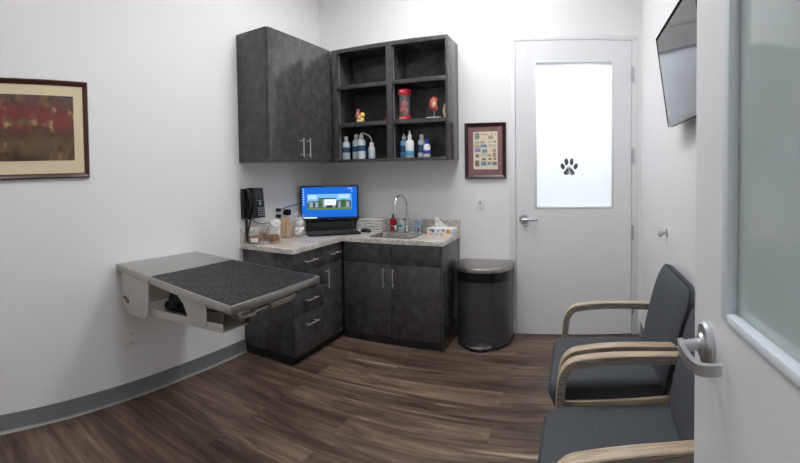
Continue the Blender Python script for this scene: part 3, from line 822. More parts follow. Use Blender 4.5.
solo('power_cable', tube(nb(), smooth_path([(XL+0.05, 2.915, 1.064), (XL+0.06, 2.99, 1.082), (XL+0.05, 3.12, 1.09), (XL+0.05, 3.24, 1.105), (XL+0.06, 3.34, 1.10), (XL+0.09, 3.42, 1.06)], 6), 0.004, 8), M['navy'], 'thin dark blue cable from the counter outlet to the monitor', 'cable')

# wall phone
ph = thing('wall_phone', (XL, 2.585, 1.02), 'black wall phone with handset and keypad above the jars', 'phone')
y0, y1, z0, z1 = 2.487, 2.705, 1.020, 1.258
px = XL+0.001
pb = nb(); prism(pb, [(px, z0), (px+0.065, z0+0.004), (px+0.045, z1-0.004), (px, z1)], 'Y', y0+0.06, y1, 0.006)
part('body', pb, M['black'], ph)
part('cradle', box(nb(), px, px+0.035, y0, y0+0.06, z0+0.004, z1-0.004, 0.006), M['black'], ph)
hs = nb(); path = smooth_path([(px+0.055, y0+0.03, z0+0.012), (px+0.072, y0+0.03, z0+0.05), (px+0.086, y0+0.03, z0+0.12), (px+0.072, y0+0.03, z1-0.05), (px+0.05, y0+0.03, z1-0.008)], 6)
tube(hs, path, 0.02, 14, radii=[0.024+0.006*abs(2*i/(len(path)-1)-1)-0.004 for i in range(len(path))])
part('handset', hs, M['blackgloss'], ph)
def fx_at(z): return px+0.065-0.02*(z-z0)/(z1-z0)
sc_ = nb(); box(sc_, fx_at(1.21)-0.004, fx_at(1.21)+0.004, y0+0.10, y1-0.022, 1.178, 1.242, 0.001)
part('display', sc_, M['darkgrey'], ph)
kp = nb(); box(kp, fx_at(1.16)-0.003, fx_at(1.16)+0.003, y0+0.125, y1-0.025, 1.156, 1.162)
part('function_strip', kp, M['greykey'], ph)
nv = nb(); ellipsoid(nv, (fx_at(1.135), y0+0.165, 1.137), (0.004, 0.015, 0.018), 14, 8)
part('navigation_pad', nv, M['greykey'], ph)
for r in range(4):
    for c in range(3):
        z = 1.098-r*0.018; y = y0+0.135+c*0.026
        part('key', box(nb(), fx_at(z)-0.002, fx_at(z)+0.003, y, y+0.018, z-0.005, z+0.006, 0.001), M['greykey'], ph)
# phone cords
hc = []
for k in range(120):
    t = k/119; a = k*0.9
    z = 1.02-0.165*t; hc.append((XL+0.04+0.010*math.cos(a), 2.508+0.008*math.sin(a)+0.004*t, z))
part('handset_cord', tube(nb(), hc, 0.004, 6), M['black'], ph, label='black coiled cord hanging from the wall phone handset')
part('phone_cord', tube(nb(), smooth_path([(XL+0.03, 2.575, 1.02), (XL+0.03, 2.55, 0.97), (XL+0.035, 2.53, 0.90), (XL+0.045, 2.515, 0.845)], 6), 0.006, 8), M['black'], ph, label='straight black cord running down beside the coiled one')
part('phone_line', tube(nb(), smooth_path([(XL+0.02, 2.60, 1.02), (XL+0.02, 2.63, 0.99), (XL+0.025, 2.70, 0.968), (XL+0.02, 2.80, 0.966), (XL+0.02, 2.90, 0.966)], 6), 0.003, 8), M['black'], ph, label='thin black line from the phone along the wall above the splash')

# ------------------------------------------------------------------ jars on the counter
def jar(name, x, y, r, h, label, lid=True, neck=0.8):
    t = thing(name, (x, y, CZ), label, 'jar')
    bm = nb(); lathe(bm, [(r*0.92, 0), (r, 0.008), (r, h*0.72), (r*neck, h*0.9), (r*neck, h)], x, y, CZ, 28)
    part('glass_body', bm, M['clear'], t)
    if lid:
        part('lid', lathe(nb(), [(r*neck+0.003, h), (r*neck+0.003, h+0.012), (r*0.3, h+0.018), (r*0.18, h+0.028), (r*0.1, h+0.03)], x, y, CZ, 24), M['clear'], t)
    return t
def biscuits(x, y, r, h, n, label):
    bm = nb()
    for k in range(n):
        a, rr, z = random.random()*2*PI, (r-0.014)*math.sqrt(random.random()), CZ+0.014+(h-0.02)*random.random()
        m = Matrix.Translation((x+rr*math.cos(a), y+rr*math.sin(a), z)) @ Matrix.Rotation(random.random()*6, 4, Vector((random.random(), random.random(), 1)).normalized())
        box(bm, -0.010, 0.010, -0.006, 0.006, -0.005, 0.005, 0.003, 1, m)
    return solo('dog_biscuits', bm, M['biscuit'], label, 'dog treats', kind='stuff')
j1 = jar('treat_jar', -2.225, 2.53, 0.062, 0.085, 'squat clear jar of brown treats with white label nearest the counter end', neck=0.9)
part('label_sticker', prism(nb(), [(-2.225+0.063*math.cos(a), 2.53+0.063*math.sin(a)) for a in [-1.5+0.9*k/8 for k in range(9)]] + [(-2.225+0.0622*math.cos(a), 2.53+0.0622*math.sin(a)) for a in [-0.6-0.9*k/8 for k in range(9)]], 'Z', CZ+0.022, CZ+0.052), M['white'], j1)
biscuits(-2.225, 2.53, 0.058, 0.062, 90, 'brown treats inside the squat labelled jar')
jar('treat_jar', -2.265, 2.685, 0.043, 0.09, 'clear jar of brown treats standing at the back between two others', neck=0.85)
biscuits(-2.265, 2.685, 0.039, 0.07, 60, 'brown treats inside the rear jar')
jar('treat_jar', -2.13, 2.63, 0.056, 0.098, 'rounded clear jar of brown treats in front of the white tub', neck=0.7)
biscuits(-2.13, 2.63, 0.052, 0.072, 90, 'brown treats inside the rounded front jar')
tb = thing('gauze_tub', (-2.258, 2.79, CZ), 'white tub packed with gauze behind the treat jars', 'tub')
part('tub', lathe(nb(), [(0.050, 0), (0.053, 0.004), (0.053, 0.10), (0.055, 0.104), (0.055, 0.112), (0.048, 0.112)], -2.258, 2.79, CZ, 26), M['white'], tb)
gz = nb()
for k in range(5): ellipsoid(gz, (-2.258+random.uniform(-.02, .02), 2.79+random.uniform(-.02, .02), CZ+0.115+0.006*k), (0.036, 0.034, 0.022), 12, 8)
part('gauze', gz, M['cotton'], tb, kind='stuff')
# tall jar of wooden sticks
sx_, sy_ = -2.225, 2.905
jar('stick_jar', sx_, sy_, 0.055, 0.17, 'tall clear jar of pale wooden sticks', lid=False, neck=0.98)
stick = solo('wooden_stick', box(nb(), -0.009, 0.009, -0.0012, 0.0012, 0, 0.15, 0.001, 1), M['stick'], 'pale wooden stick standing in the tall clear jar', 'stick', 'wooden sticks in the tall jar')
for k in range(30):
    s = stick if k == 0 else stick.copy()
    if k: COL.objects.link(s)
    a = 2.4*k; rr = 0.0075*math.sqrt(k)
    s.location = (sx_+rr*math.cos(a), sy_+rr*math.sin(a), CZ+0.004)
    s.location.z += random.uniform(0, 0.014)
    s.rotation_euler = (random.uniform(-.05, .05), random.uniform(-.05, .05), random.random()*3)
    if rr < 0.036: s.rotation_euler = (random.uniform(-.09, .09), random.uniform(-.09, .09), random.random()*3)
# jar of cotton balls
jx, jy = -2.175, 3.02
jar('cotton_jar', jx, jy, 0.056, 0.168, 'tall clear jar of white cotton balls beside the monitor', lid=True, neck=0.95)
cot = nb()
for k in range(46):
    a = 2.4*k; rr = 0.034*math.sqrt(random.random())
    ellipsoid(cot, (jx+rr*math.cos(a), jy+rr*math.sin(a), CZ+0.02+0.125*k/45), (random.uniform(.014, .02), random.uniform(.014, .02), random.uniform(.013, .018)), 10, 7, Matrix.Rotation(k, 4, 'X'))
solo('cotton_balls', cot, M['cotton'], 'white cotton balls filling the jar beside the monitor', 'cotton', kind='stuff')

# ------------------------------------------------------------------ computer
mon = thing('monitor', (-2.072, 3.342, CZ), 'black computer monitor with blue desktop in the counter corner', 'monitor', rz=math.atan2(2.05, 3.36))
# local: screen faces -y, x to the right
W2, Z0, Z1 = 0.2555, 0.103, 0.413
hb = nb(); box(hb, -W2, W2, 0, 0.035, Z0, Z1, 0.004); box(hb, -0.17, 0.17, 0.033, 0.06, Z0+0.05, Z1-0.06, 0.012)
part('housing', hb, M['black'], mon, world=False)
st = nb(); box(st, -0.035, 0.035, 0.049, 0.075, 0.012, 0.25, 0.006); box(st, -0.025, 0.025, 0.04, 0.06, 0.18, 0.25)
part('stand', st, M['black'], mon, world=False)
part('stand_base', box(nb(), -0.13, 0.13, -0.04, 0.135, 0.0, 0.014, 0.006), M['black'], mon, world=False)
part('dark_block', box(nb(), -0.21, 0.205, 0.012, 0.048, 0.0, 0.098, 0.004), M['blacksoft'], mon, world=False, label='dark box filling the space below the screen')  # plain dark block closing the gap between counter and screen
SL, SR, SB, STp = -W2+0.013, W2-0.013, Z0+0.022, Z1-0.014
scr = part('screen', box(nb(), SL, SR, -0.0012, 0.002, SB, STp), E_['blue'], mon, world=False, label='lit blue desktop')
SWd, SHt = SR-SL, STp-SB
def spx(u0, u1, v0, v1, lay): # u,v in 0..1 from the top left
    return (SL+u0*SWd, SL+u1*SWd, -0.0012-0.0003*lay-0.0002, -0.0012-0.0003*lay, STp-v1*SHt, STp-v0*SHt)
def sbx(name, rects, m, lay):
    for r in rects: part(name, box(nb(), *spx(*r, lay)), E_[m], scr, world=False)
sbx('wallpaper_sky', [(0.10, 0.90, 0.22, 0.72)], 'sky', 1)
sbx('wallpaper_cloud', [(0.11, 0.27, 0.25, 0.38), (0.66, 0.86, 0.24, 0.36)], 'cloud', 2)
sbx('wallpaper_building', [(0.12, 0.30, 0.44, 0.66), (0.30, 0.62, 0.34, 0.68), (0.62, 0.88, 0.42, 0.66)], 'bld', 3)
sbx('wallpaper_walls', [(0.14, 0.20, 0.48, 0.64), (0.24, 0.29, 0.48, 0.64), (0.38, 0.44, 0.40, 0.64), (0.56, 0.60, 0.42, 0.64), (0.66, 0.70, 0.48, 0.64), (0.80, 0.86, 0.48, 0.64)], 'bld2', 4)
sbx('wallpaper_doorways', [(0.205, 0.235, 0.50, 0.65), (0.45, 0.55, 0.50, 0.66), (0.61, 0.65, 0.48, 0.66), (0.87, 0.89, 0.46, 0.66)], 'dark', 4)
sbx('wallpaper_trees', [(0.30, 0.37, 0.46, 0.62), (0.71, 0.79, 0.40, 0.64), (0.10, 0.13, 0.5, 0.66)], 'tree', 5)
sbx('wallpaper_lawn', [(0.10, 0.90, 0.665, 0.72)], 'grass', 5)
sbx('dialog_window', [(0.41, 0.62, 0.39, 0.58)], 'white', 6)
sbx('dialog_text', [(0.43, 0.56, 0.44, 0.455), (0.43, 0.60, 0.49, 0.505)], 'icon', 7)
sbx('desktop_icon', [(0.02, 0.045, v, v+0.035) for v in (0.05, 0.13, 0.21, 0.29, 0.37, 0.45, 0.53)] + [(0.84, 0.92, 0.04, 0.06), (0.90, 0.92, 0.12, 0.15)], 'icon', 1)
sbx('task_bar', [(0.0, 1.0, 0.955, 1.0)], 'bar', 1)
sbx('task_bar_search', [(0.02, 0.27, 0.958, 0.998)], 'white', 2)
fcv = bpy.data.curves.new('maker_mark', 'FONT'); fcv.body = 'DELL'; fcv.size = 0.012; fcv.align_x = 'CENTER'; fcv.align_y = 'CENTER'
fo = bpy.data.objects.new('maker_mark_text', fcv); COL.objects.link(fo)
dg = bpy.context.evaluated_depsgraph_get(); dg.update()
me = bpy.data.meshes.new_from_object(fo.evaluated_get(dg)); bpy.data.objects.remove(fo); bpy.data.curves.remove(fcv)
bm = nb(); bm.from_mesh(me); bpy.data.meshes.remove(me)
bmesh.ops.transform(bm, matrix=Matrix.Translation((0, -0.0006, Z0+0.011)) @ Matrix.Rotation(PI/2, 4, 'X'), verts=bm.verts[:])
part('maker_mark', bm, M['greykey'], mon, world=False, smooth=False)

kb = thing('keyboard', (-1.970, 3.231, CZ), 'black computer keyboard in front of the monitor', 'keyboard', rz=math.radians(45))
b_ = nb(); prism(b_, [(-0.07, 0.002), (0.07, 0.002), (0.07, 0.026), (-0.07, 0.016)], 'X', -0.225, 0.225, 0.004)
part('case', b_, M['black'], kb, world=False)
for r in range(6):
    kr = nb(); y = -0.056+r*0.0195
    zt = 0.016+(y+0.07)/0.14*0.010
    for k in range(20):
        x = -0.215+k*0.0215
        if r == 0 and 4 <= k <= 9:
            if k == 4: box(kr, x, x+0.126, y, y+0.0165, zt-0.001, zt+0.006, 0.002, 1)
            continue
        box(kr, x, x+0.0185, y, y+0.0165, zt-0.001, zt+0.006, 0.002, 1)
    part('key_row', kr, M['keycap'], kb, world=False)
ms = thing('computer_mouse', (-1.785, 3.475, CZ), 'black computer mouse right of the keyboard', 'mouse', rz=math.radians(78))
b_ = nb(); ellipsoid(b_, (0, 0, 0.008), (0.032, 0.055, 0.026), 24, 14)
for v in b_.verts: v.co.z = max(v.co.z, 0.0)
part('shell', b_, M['black'], ms, world=False)
part('wheel', tube(nb(), [(-0.004, 0.03, 0.025), (0.004, 0.03, 0.025)], 0.006, 12), M['darkgrey'], ms, world=False)

# folded paper towels stacked beside the sink
for k in range(5):
    bm = nb(); nx, ny = 14, 4; z0 = CZ+0.0005+k*0.0225
    xa, xb, ya2, yb2 = -1.905+random.uniform(-.006, .006), -1.655+random.uniform(-.006, .006), 3.525, 3.62
    grid = {}
    def wav(x, s): return 0.0022*math.sin(x*38+k*1.7+s)
    for i in range(nx+1):
        for j in range(ny+1):
            x = xa+(xb-xa)*i/nx; y = ya2+(yb2-ya2)*j/ny+0.003*math.sin(k*2.1)
            edge = 0.006 if i in (0, nx) else 0
            grid[i, j, 0] = bm.verts.new((x, y, z0+0.0026+wav(x, 0)*0.9+edge*0.4)); grid[i, j, 1] = bm.verts.new((x, y, z0+0.0185+wav(x, 0.9)-edge*0.5))
    for i in range(nx):
        for j in range(ny):
            bm.faces.new([grid[a, b, 0] for a, b in ((i, j), (i, j+1), (i+1, j+1), (i+1, j))]); bm.faces.new([grid[a, b, 1] for a, b in ((i, j), (i+1, j), (i+1, j+1), (i, j+1))])
    for i in range(nx):
        for j in (0, ny): bm.faces.new([grid[i, j, 0], grid[i+1, j, 0], grid[i+1, j, 1], grid[i, j, 1]])
    for j in range(ny):
        for i in (0, nx): bm.faces.new([grid[i, j, 0], grid[i, j+1, 0], grid[i, j+1, 1], grid[i, j, 1]])
    where = ['bottom one of the stack', 'second from the bottom', 'middle one of the stack', 'second from the top', 'topmost of the stack'][k]
    solo('folded_towel_pack', bm, M['paper'], 'white folded paper towels between mouse and sink, ' + where, 'paper towels', 'stacked paper towels beside the sink')

# ------------------------------------------------------------------ bottles
def bottle(name, x, y, z, r, h, body, cap, label, cat='bottle', group=None, lab=None, lab_at=(0.3, 0.6), capr=0.5, cap_h=0.03, nozzle=False, sq=1.0):
    t = thing(name, (x, y, z), label, cat, group)
    part('body', lathe(nb(), [(r*0.9, 0), (r, 0.005), (r, h*0.78), (r*0.86, h*0.88), (r*capr*0.9, h*0.94), (r*capr*0.9, h)], x, y, z, 24, 1, sq), body, t)
    if nozzle:
        part('nozzle', lathe(nb(), [(r*capr, h-0.004), (r*capr, h+cap_h*0.45), (r*capr*0.55, h+cap_h*0.5), (r*0.14, h+cap_h), (r*0.1, h+cap_h)], x, y, z, 18), cap, t)
    else:
        part('cap', lathe(nb(), [(r*capr, h-0.004), (r*capr, h+cap_h-0.004), (r*capr-0.003, h+cap_h)], x, y, z, 18), cap, t)
    if lab:
        part('label_band', lathe(nb(), [(r*1.015, h*lab_at[0]), (r*1.02, h*lab_at[0]+0.001), (r*1.02, h*lab_at[1]-0.001), (r*1.015, h*lab_at[1])], x, y, z, 24, 1, sq), lab, t)
    return t
BZ = ZB+tb_
bottle('bottle', -1.935, 3.42, BZ, 0.034, 0.172, M['translucent'], M['white'], 'milky squeeze bottle with navy label, leftmost on the lowest shelf', lab=M['navy'], lab_at=(0.36, 0.62))
bottle('bottle', -1.852, 3.45, BZ, 0.033, 0.188, M['translucent'], M['white'], 'milky bottle with navy label, second from the left, partly behind its neighbour', lab=M['navy'], lab_at=(0.36, 0.6))
bottle('bottle', -1.786, 3.42, BZ, 0.037, 0.190, M['translucent'], M['white'], 'largest milky bottle with dome cap and navy label beside the bent spout bottle', lab=M['navy'], lab_at=(0.36, 0.62), nozzle=True, cap_h=0.035)
wbt = bottle('wash_bottle', -1.688, 3.42, BZ, 0.030, 0.112, M['translucent'], M['white'], 'short wash bottle with long bent spout on the lowest shelf', lab=None, capr=0.62, cap_h=0.026)
part('bent_spout', tube(nb(), smooth_path([(-1.688, 3.42, BZ+0.135), (-1.690, 3.42, BZ+0.165), (-1.708, 3.415, BZ+0.196), (-1.74, 3.41, BZ+0.214), (-1.772, 3.405, BZ+0.222)], 6), 0.004, 8), M['white'], wbt)
lbp = nb(); decal(lbp, -1.712, BZ+0.062, 0.014, 0.022, 0, 3.398, 0.002); part('label_spot', lbp, M['navy'], wbt)
bottle('bottle', -1.398, 3.44, BZ, 0.034, 0.158, M['bluebottle'], M['white'], 'blue filled bottle with white nozzle in the lower right compartment', nozzle=True, cap_h=0.042, lab=M['navy'], lab_at=(0.3, 0.62))
bottle('bottle', -1.333, 3.40, BZ, 0.035, 0.155, M['white'], M['white'], 'white ear cleaner bottle with cyan label and pointed tip', nozzle=True, cap_h=0.065, lab=M['cyanlab'], lab_at=(0.12, 0.34), capr=0.45)
bottle('bottle', -1.248, 3.45, BZ, 0.032, 0.158, M['translucent'], M['white'], 'grey translucent bottle with navy label between two white bottles', lab=M['navy'], lab_at=(0.25, 0.66))
bottle('bottle', -1.188, 3.41, BZ, 0.028, 0.112, M['white'], M['royal'], 'small white bottle with royal blue cap, rightmost on the lowest shelf', lab=M['royal'], lab_at=(0.25, 0.5), capr=0.55, cap_h=0.035)

# by the sink
by_ = 3.598
rb = bottle('soap_bottle', -1.578, by_, CZ, 0.030, 0.125, M['redliq'], M['navy'], 'red liquid soap bottle with dark cap behind the sink', capr=0.34, cap_h=0.03, sq=0.8)
cs = bottle('soap_bottle', -1.497, by_, CZ, 0.038, 0.105, M['translucent'], M['white'], 'clear hand soap pump with green mark behind the sink', capr=0.3, cap_h=0.018, sq=0.75)
g = nb(); decal(g, -1.497, CZ+0.055, 0.018, 0.010, 0.3, by_-0.0285, 0.002); part('label_mark', g, M['green'], cs)
pmp = nb(); tube(pmp, [(-1.497, by_, CZ+0.12), (-1.497, by_, CZ+0.145)], 0.004, 8); tube(pmp, [(-1.503, by_, CZ+0.146), (-1.470, by_-0.012, CZ+0.143)], 0.006, 8)
part('pump', pmp, M['white'], cs)
bs = bottle('sanitizer_bottle', -1.345, by_+0.002, CZ, 0.038, 0.118, M['bluegel'], M['white'], 'pale blue hand sanitizer bottle right of the faucet', capr=0.32, cap_h=0.02, sq=0.7)
g = nb(); decal(g, -1.345, CZ+0.092, 0.020, 0.008, 0, by_-0.022, 0.002); part('label_mark', g, M['pinklab'], bs)
g = nb(); decal(g, -1.350, CZ+0.055, 0.016, 0.016, 0, by_-0.0252, 0.002); part('label_mark', g, M['lightblue'], bs)
pmp = nb(); tube(pmp, [(-1.345, by_, CZ+0.135), (-1.345, by_, CZ+0.17)], 0.007, 10, radii=[0.012, 0.006]); tube(pmp, [(-1.345, by_, CZ+0.168), (-1.372, by_-0.012, CZ+0.166)], 0.006, 8)
part('pump', pmp, M['white'], bs)

# tissue box
tbx = thing('tissue_box', (-1.098, 3.50, CZ), 'white tissue box with blue and orange marks at the counter end', 'tissue box', rz=math.radians(-6))
part('carton', box(nb(), -0.108, 0.108, -0.058, 0.058, 0, 0.060, 0.002), M['tissuebox'], tbx, world=False)
tsv = nb()
prof = [((-0.072, -0.001), (0.088, -0.001)), ((-0.064, 0.02), (0.062, 0.012)), ((-0.060, 0.045), (0.018, 0.032)), ((-0.062, 0.07), (-0.018, 0.055)), ((-0.060, 0.088), (-0.045, 0.082))]
fr_, bk_ = [], []
for (xa, za), (xb, zb) in prof:
    row = []
    for k in range(9):
        s = k/8; row.append((xa+(xb-xa)*s, 0.008*math.sin(s*9+za*60), 0.06+za+(zb-za)*s))
    fr_.append([tsv.verts.new((x, y-0.003, z)) for x, y, z in row]); bk_.append([tsv.verts.new((x, y+0.003, z)) for x, y, z in row])
for L in (fr_, bk_):
    for a, b in zip(L, L[1:]):
        for k in range(8): tsv.faces.new((a[k], a[k+1], b[k+1], b[k]))
for a, b, c, d in zip(fr_, fr_[1:], bk_, bk_[1:]):
    tsv.faces.new((a[0], b[0], d[0], c[0])); tsv.faces.new((a[-1], b[-1], d[-1], c[-1]))
tsv.faces.new(fr_[-1] + bk_[-1][::-1])
part('tissue', tsv, M['paper'], tbx, world=False)
def mark(pts_, m, nm):
    for (cx, cz, rx, rz, an) in pts_:
        bm = nb(); decal(bm, cx, cz, rx, rz, an, -0.058, 0.0008); part(nm, bm, m, tbx, world=False)
mark([(-0.062, 0.044, 0.026, 0.005, 0.3), (-0.062, 0.043, 0.026, 0.005, -0.3), (-0.058, 0.03, 0.012, 0.006, 0), (0.030, 0.050, 0.022, 0.004, 0.2), (0.038, 0.038, 0.012, 0.006, 0.6)], M['blueink'], 'blue_mark')
mark([(-0.09, 0.045, 0.006, 0.006, 0), (-0.072, 0.012, 0.020, 0.006, 0), (0.02, 0.010, 0.016, 0.007, 0), (0.078, 0.036, 0.018, 0.018, 0), (0.006, 0.046, 0.006, 0.005, 0)], M['orange'], 'orange_mark')
mark([(-0.02, 0.012, 0.018, 0.007, 0), (-0.012, 0.040, 0.010, 0.012, 0), (0.100, 0.03, 0.006, 0.015, 0)], M['lightblue'], 'pale_blue_mark')

# ------------------------------------------------------------------ models on the middle shelf
z = SZ[0]
am = thing('anatomy_model', (-1.795, 3.43, z), 'small yellow and red anatomical model in the left middle compartment', 'model')
b_ = nb(); ellipsoid(b_, (-1.790, 3.43, z+0.03), (0.032, 0.026, 0.03), 16, 10); ellipsoid(b_, (-1.773, 3.425, z+0.066), (0.022, 0.02, 0.026), 14, 10); ellipsoid(b_, (-1.810, 3.42, z+0.02), (0.018, 0.02, 0.02), 12, 8)
part('yellow_bone', b_, M['yellow'], am)
b_ = nb(); tube(b_, smooth_path([(-1.815, 3.43, z+0.035), (-1.822, 3.43, z+0.07), (-1.816, 3.43, z+0.105)], 5), 0.017, 12, radii=[0.012+0.008*math.sin(PI*min(1, i/9)) for i in range(11)])
ellipsoid(b_, (-1.817, 3.43, z+0.108), (0.018, 0.016, 0.018), 12, 8)
part('red_muscle', b_, M['pinkflesh'], am)
b_ = nb(); ellipsoid(b_, (-1.792, 3.404, z+0.052), (0.016, 0.006, 0.012), 12, 8); ellipsoid(b_, (-1.780, 3.404, z+0.016), (0.014, 0.006, 0.008), 12, 8)
part('pale_patch', b_, M['white'], am)
sr = nb(); ellipsoid(sr, (-1.552, 3.43, z+0.014), (0.016, 0.014, 0.014), 14, 10); ellipsoid(sr, (-1.543, 3.42, z+0.026), (0.008, 0.008, 0.008), 10, 8)
solo('red_model_piece', sr, M['redplast'], 'tiny red model piece beside the shelf divider', 'model')
hx_, hy_ = -1.385, 3.43
hm = thing('heart_model', (hx_, hy_, z), 'clear cylinder with red ends holding a red organ model', 'model')
part('base_disc', lathe(nb(), [(0.050, 0), (0.052, 0.003), (0.052, 0.026), (0.048, 0.030)], hx_, hy_, z, 28), M['redplast'], hm)
part('top_disc', lathe(nb(), [(0.048, 0.205), (0.052, 0.210), (0.052, 0.245), (0.049, 0.249)], hx_, hy_, z, 28), M['redplast'], hm)
part('clear_tube', lathe(nb(), [(0.047, 0.03), (0.047, 0.205)], hx_, hy_, z, 28), M['clear'], hm)
og = nb(); ellipsoid(og, (hx_-0.002, hy_, z+0.125), (0.030, 0.028, 0.036), 16, 12); ellipsoid(og, (hx_-0.014, hy_-0.008, z+0.088), (0.022, 0.02, 0.022), 14, 10); ellipsoid(og, (hx_+0.012, hy_, z+0.075), (0.020, 0.02, 0.024), 14, 10)
tube(og, smooth_path([(hx_, hy_, z+0.15), (hx_+0.006, hy_, z+0.175), (hx_+0.016, hy_, z+0.19)], 5), 0.008, 10); tube(og, [(hx_, hy_, z+0.03), (hx_+0.004, hy_, z+0.06)], 0.006, 8)
part('organ', og, M['redflesh'], hm)
part('white_lettering', box(nb(), hx_-0.020, hx_+0.010, hy_-0.0535, hy_-0.0505, z+0.228, z+0.236), M['white'], hm); part('white_lettering', box(nb(), hx_-0.024, hx_+0.026, hy_-0.0535, hy_-0.0505, z+0.011, z+0.017), M['white'], hm)
kx, ky = -1.13, 3.43
km = thing('kidney_model', (kx, ky, z), 'pink oval kidney model on a stem with white base', 'model')
part('base_plate', box(nb(), kx-0.055, kx+0.058, ky-0.035, ky+0.035, z, z+0.010, 0.002), M['white'], km)
part('stem', tube(nb(), [(kx, ky, z+0.01), (kx, ky, z+0.07)], 0.004, 8), M['satin'], km)
b_ = nb(); ellipsoid(b_, (0, 0, 0), (0.044, 0.022, 0.060), 22, 14)
for v in b_.verts:
    if v.co.x > 0: v.co.x *= 1-0.45*math.exp(-(v.co.z/0.022)**2)
bmesh.ops.translate(b_, verts=b_.verts[:], vec=(kx, ky, z+0.118))
part('kidney', b_, M['redflesh'], km)
b_ = nb(); ellipsoid(b_, (kx+0.002, ky-0.017, z+0.118), (0.030, 0.010, 0.044), 18, 10)
ki = part('kidney_section', b_, M['pinkflesh'], km)
b_ = nb(); ellipsoid(b_, (kx+0.006, ky-0.024, z+0.110), (0.014, 0.006, 0.024), 14, 8); tube(b_, smooth_path([(kx+0.012, ky-0.018, z+0.11), (kx+0.024, ky-0.012, z+0.095), (kx+0.026, ky-0.01, z+0.07)], 5), 0.004, 8)
part('vessels', b_, M['tan'], km)
em = thing('ear_model', (-1.04, 3.455, z), 'tan anatomical model half hidden at the right end of the middle shelf', 'model')
part('base_plate', box(nb(), -1.062, -1.020, 3.43, 3.48, z, z+0.008, 0.001), M['white'], em)
b_ = nb(); tube(b_, smooth_path([(-1.040, 3.455, z+0.008), (-1.054, 3.455, z+0.05), (-1.050, 3.455, z+0.09), (-1.036, 3.455, z+0.115), (-1.024, 3.455, z+0.10)], 5), 0.010, 10)
part('limb', b_, M['tan'], em)

# ------------------------------------------------------------------ small framed collage, switch
fs_ = thing('framed_collage', (-0.758, YB, 1.297), 'small dark framed collage of little pictures beside the closed door', 'picture')
part('frame', frame_bm('Y', -0.932, -0.584, 1.296, 1.757, 0.030, YB-0.001, 0.025, -1), M['mahog2'], fs_)
part('mat_board', box(nb(), -0.903, -0.613, YB-0.008, YB-0.002, 1.325, 1.728), M['matmauve'], fs_, label='mauve mat board')
part('page', box(nb(), -0.861, -0.655, YB-0.010, YB-0.008, 1.372, 1.684), M['page'], fs_)
cols = [(96, 128, 136), (150, 150, 120), (130, 100, 170), (70, 120, 160), (160, 120, 90), (180, 190, 170), (90, 90, 80), (170, 140, 110), (200, 180, 150), (70, 70, 74)]
cm = [P('clipping_%s' % n_, tuple(0.7*a+0.3*b for a, b in zip(c, (226, 216, 196))), 0.7, noise=0.35, nscale=90) for n_, c in zip(('teal', 'olive', 'violet', 'blue', 'brown', 'sage', 'slate', 'tan', 'sand', 'ink'), cols)]
clips = [(0.08,.03,.26,.20,0),(0.62,.10,.82,.20,7),(0.76,.03,.80,.08,9),(0.90,.06,.94,.10,9),(0.06,.26,.26,.31,1),(0.30,.25,.48,.31,1),(0.62,.24,.78,.30,5),(0.82,.24,.94,.30,7),(0.06,.34,.26,.42,1),(0.30,.34,.56,.42,3),(0.64,.33,.78,.42,8),(0.82,.34,.94,.42,5),
         (0.06,.44,.30,.54,2),(0.36,.47,.58,.56,3),(0.80,.46,.94,.54,4),(0.10,.60,.24,.68,9),(0.34,.58,.54,.66,5),(0.58,.60,.74,.66,7),(0.80,.56,.94,.68,4),(0.36,.70,.52,.76,6),(0.62,.70,.76,.75,6),(0.84,.70,.94,.75,9),(0.08,.76,.24,.92,9),(0.32,.79,.54,.90,3),(0.58,.80,.74,.88,0),(0.78,.80,.96,.89,6)]
for (u0, v0, u1, v1, ci) in clips:
    part('clipping', box(nb(), -0.861+0.206*u0, -0.861+0.206*u1, YB-0.0108, YB-0.010, 1.684-0.312*v1, 1.684-0.312*v0), cm[ci], fs_)
part('title_line', box(nb(), -0.861+0.206*.32, -0.861+0.206*.62, YB-0.0106, YB-0.010, 1.684-0.312*.085, 1.684-0.312*.06), cm[7], fs_)
sw = thing('light_switch', (-0.808, YB, 1.095), 'white light switch plate below the small framed collage', 'switch')
part('cover_plate', box(nb(), -0.844, -0.772, YB-0.006, YB-0.0005, 1.037, 1.153, 0.002), M['plate'], sw)
part('toggle', box(nb(), -0.813, -0.803, YB-0.016, YB-0.005, 1.088, 1.106, 0.002), M['white'], sw)
sl = nb(); box(sl, -0.815, -0.801, YB-0.0066, YB-0.0055, 1.082, 1.11); part('toggle_slot', sl, M['slot'], sw)

# ------------------------------------------------------------------ step bin
bxc, bw = -0.742, 0.219
bn = thing('step_bin', (bxc, 3.45, 0), 'graphite steel semi-round step trash can beside the door', 'trash can')
def dshape(w, yback, yfront, n=22, r=0.03):
    pts = [(bxc+w-r*0.4, yback), (bxc-w+r*0.4, yback), (bxc-w, yback-r)]
    c = yback-0.13
    for k in range(n+1):
        a = PI+PI*k/n
        pts.append((bxc+w*math.copysign(abs(math.cos(a))**0.85, math.cos(a)), c+(c-yfront)*math.copysign(abs(math.sin(a))**0.9, math.sin(a))))
    pts.append((bxc+w, yback-r))
    out = []
    for p in pts:
        if not out or (abs(p[0]-out[-1][0])+abs(p[1]-out[-1][1])) > 1e-4: out.append(p)
    return out
YBK = 3.628
part('body', prism(nb(), dshape(bw-0.006, YBK-0.006, 3.266), 'Z', 0.03, 0.575), M['binmetal'], bn)
part('base', prism(nb(), dshape(bw, YBK, 3.256), 'Z', 0.0, 0.032, 0.004), M['binbase'], bn)
lg = nb(); ring1 = dshape(bw-0.002, YBK-0.004, 3.262)
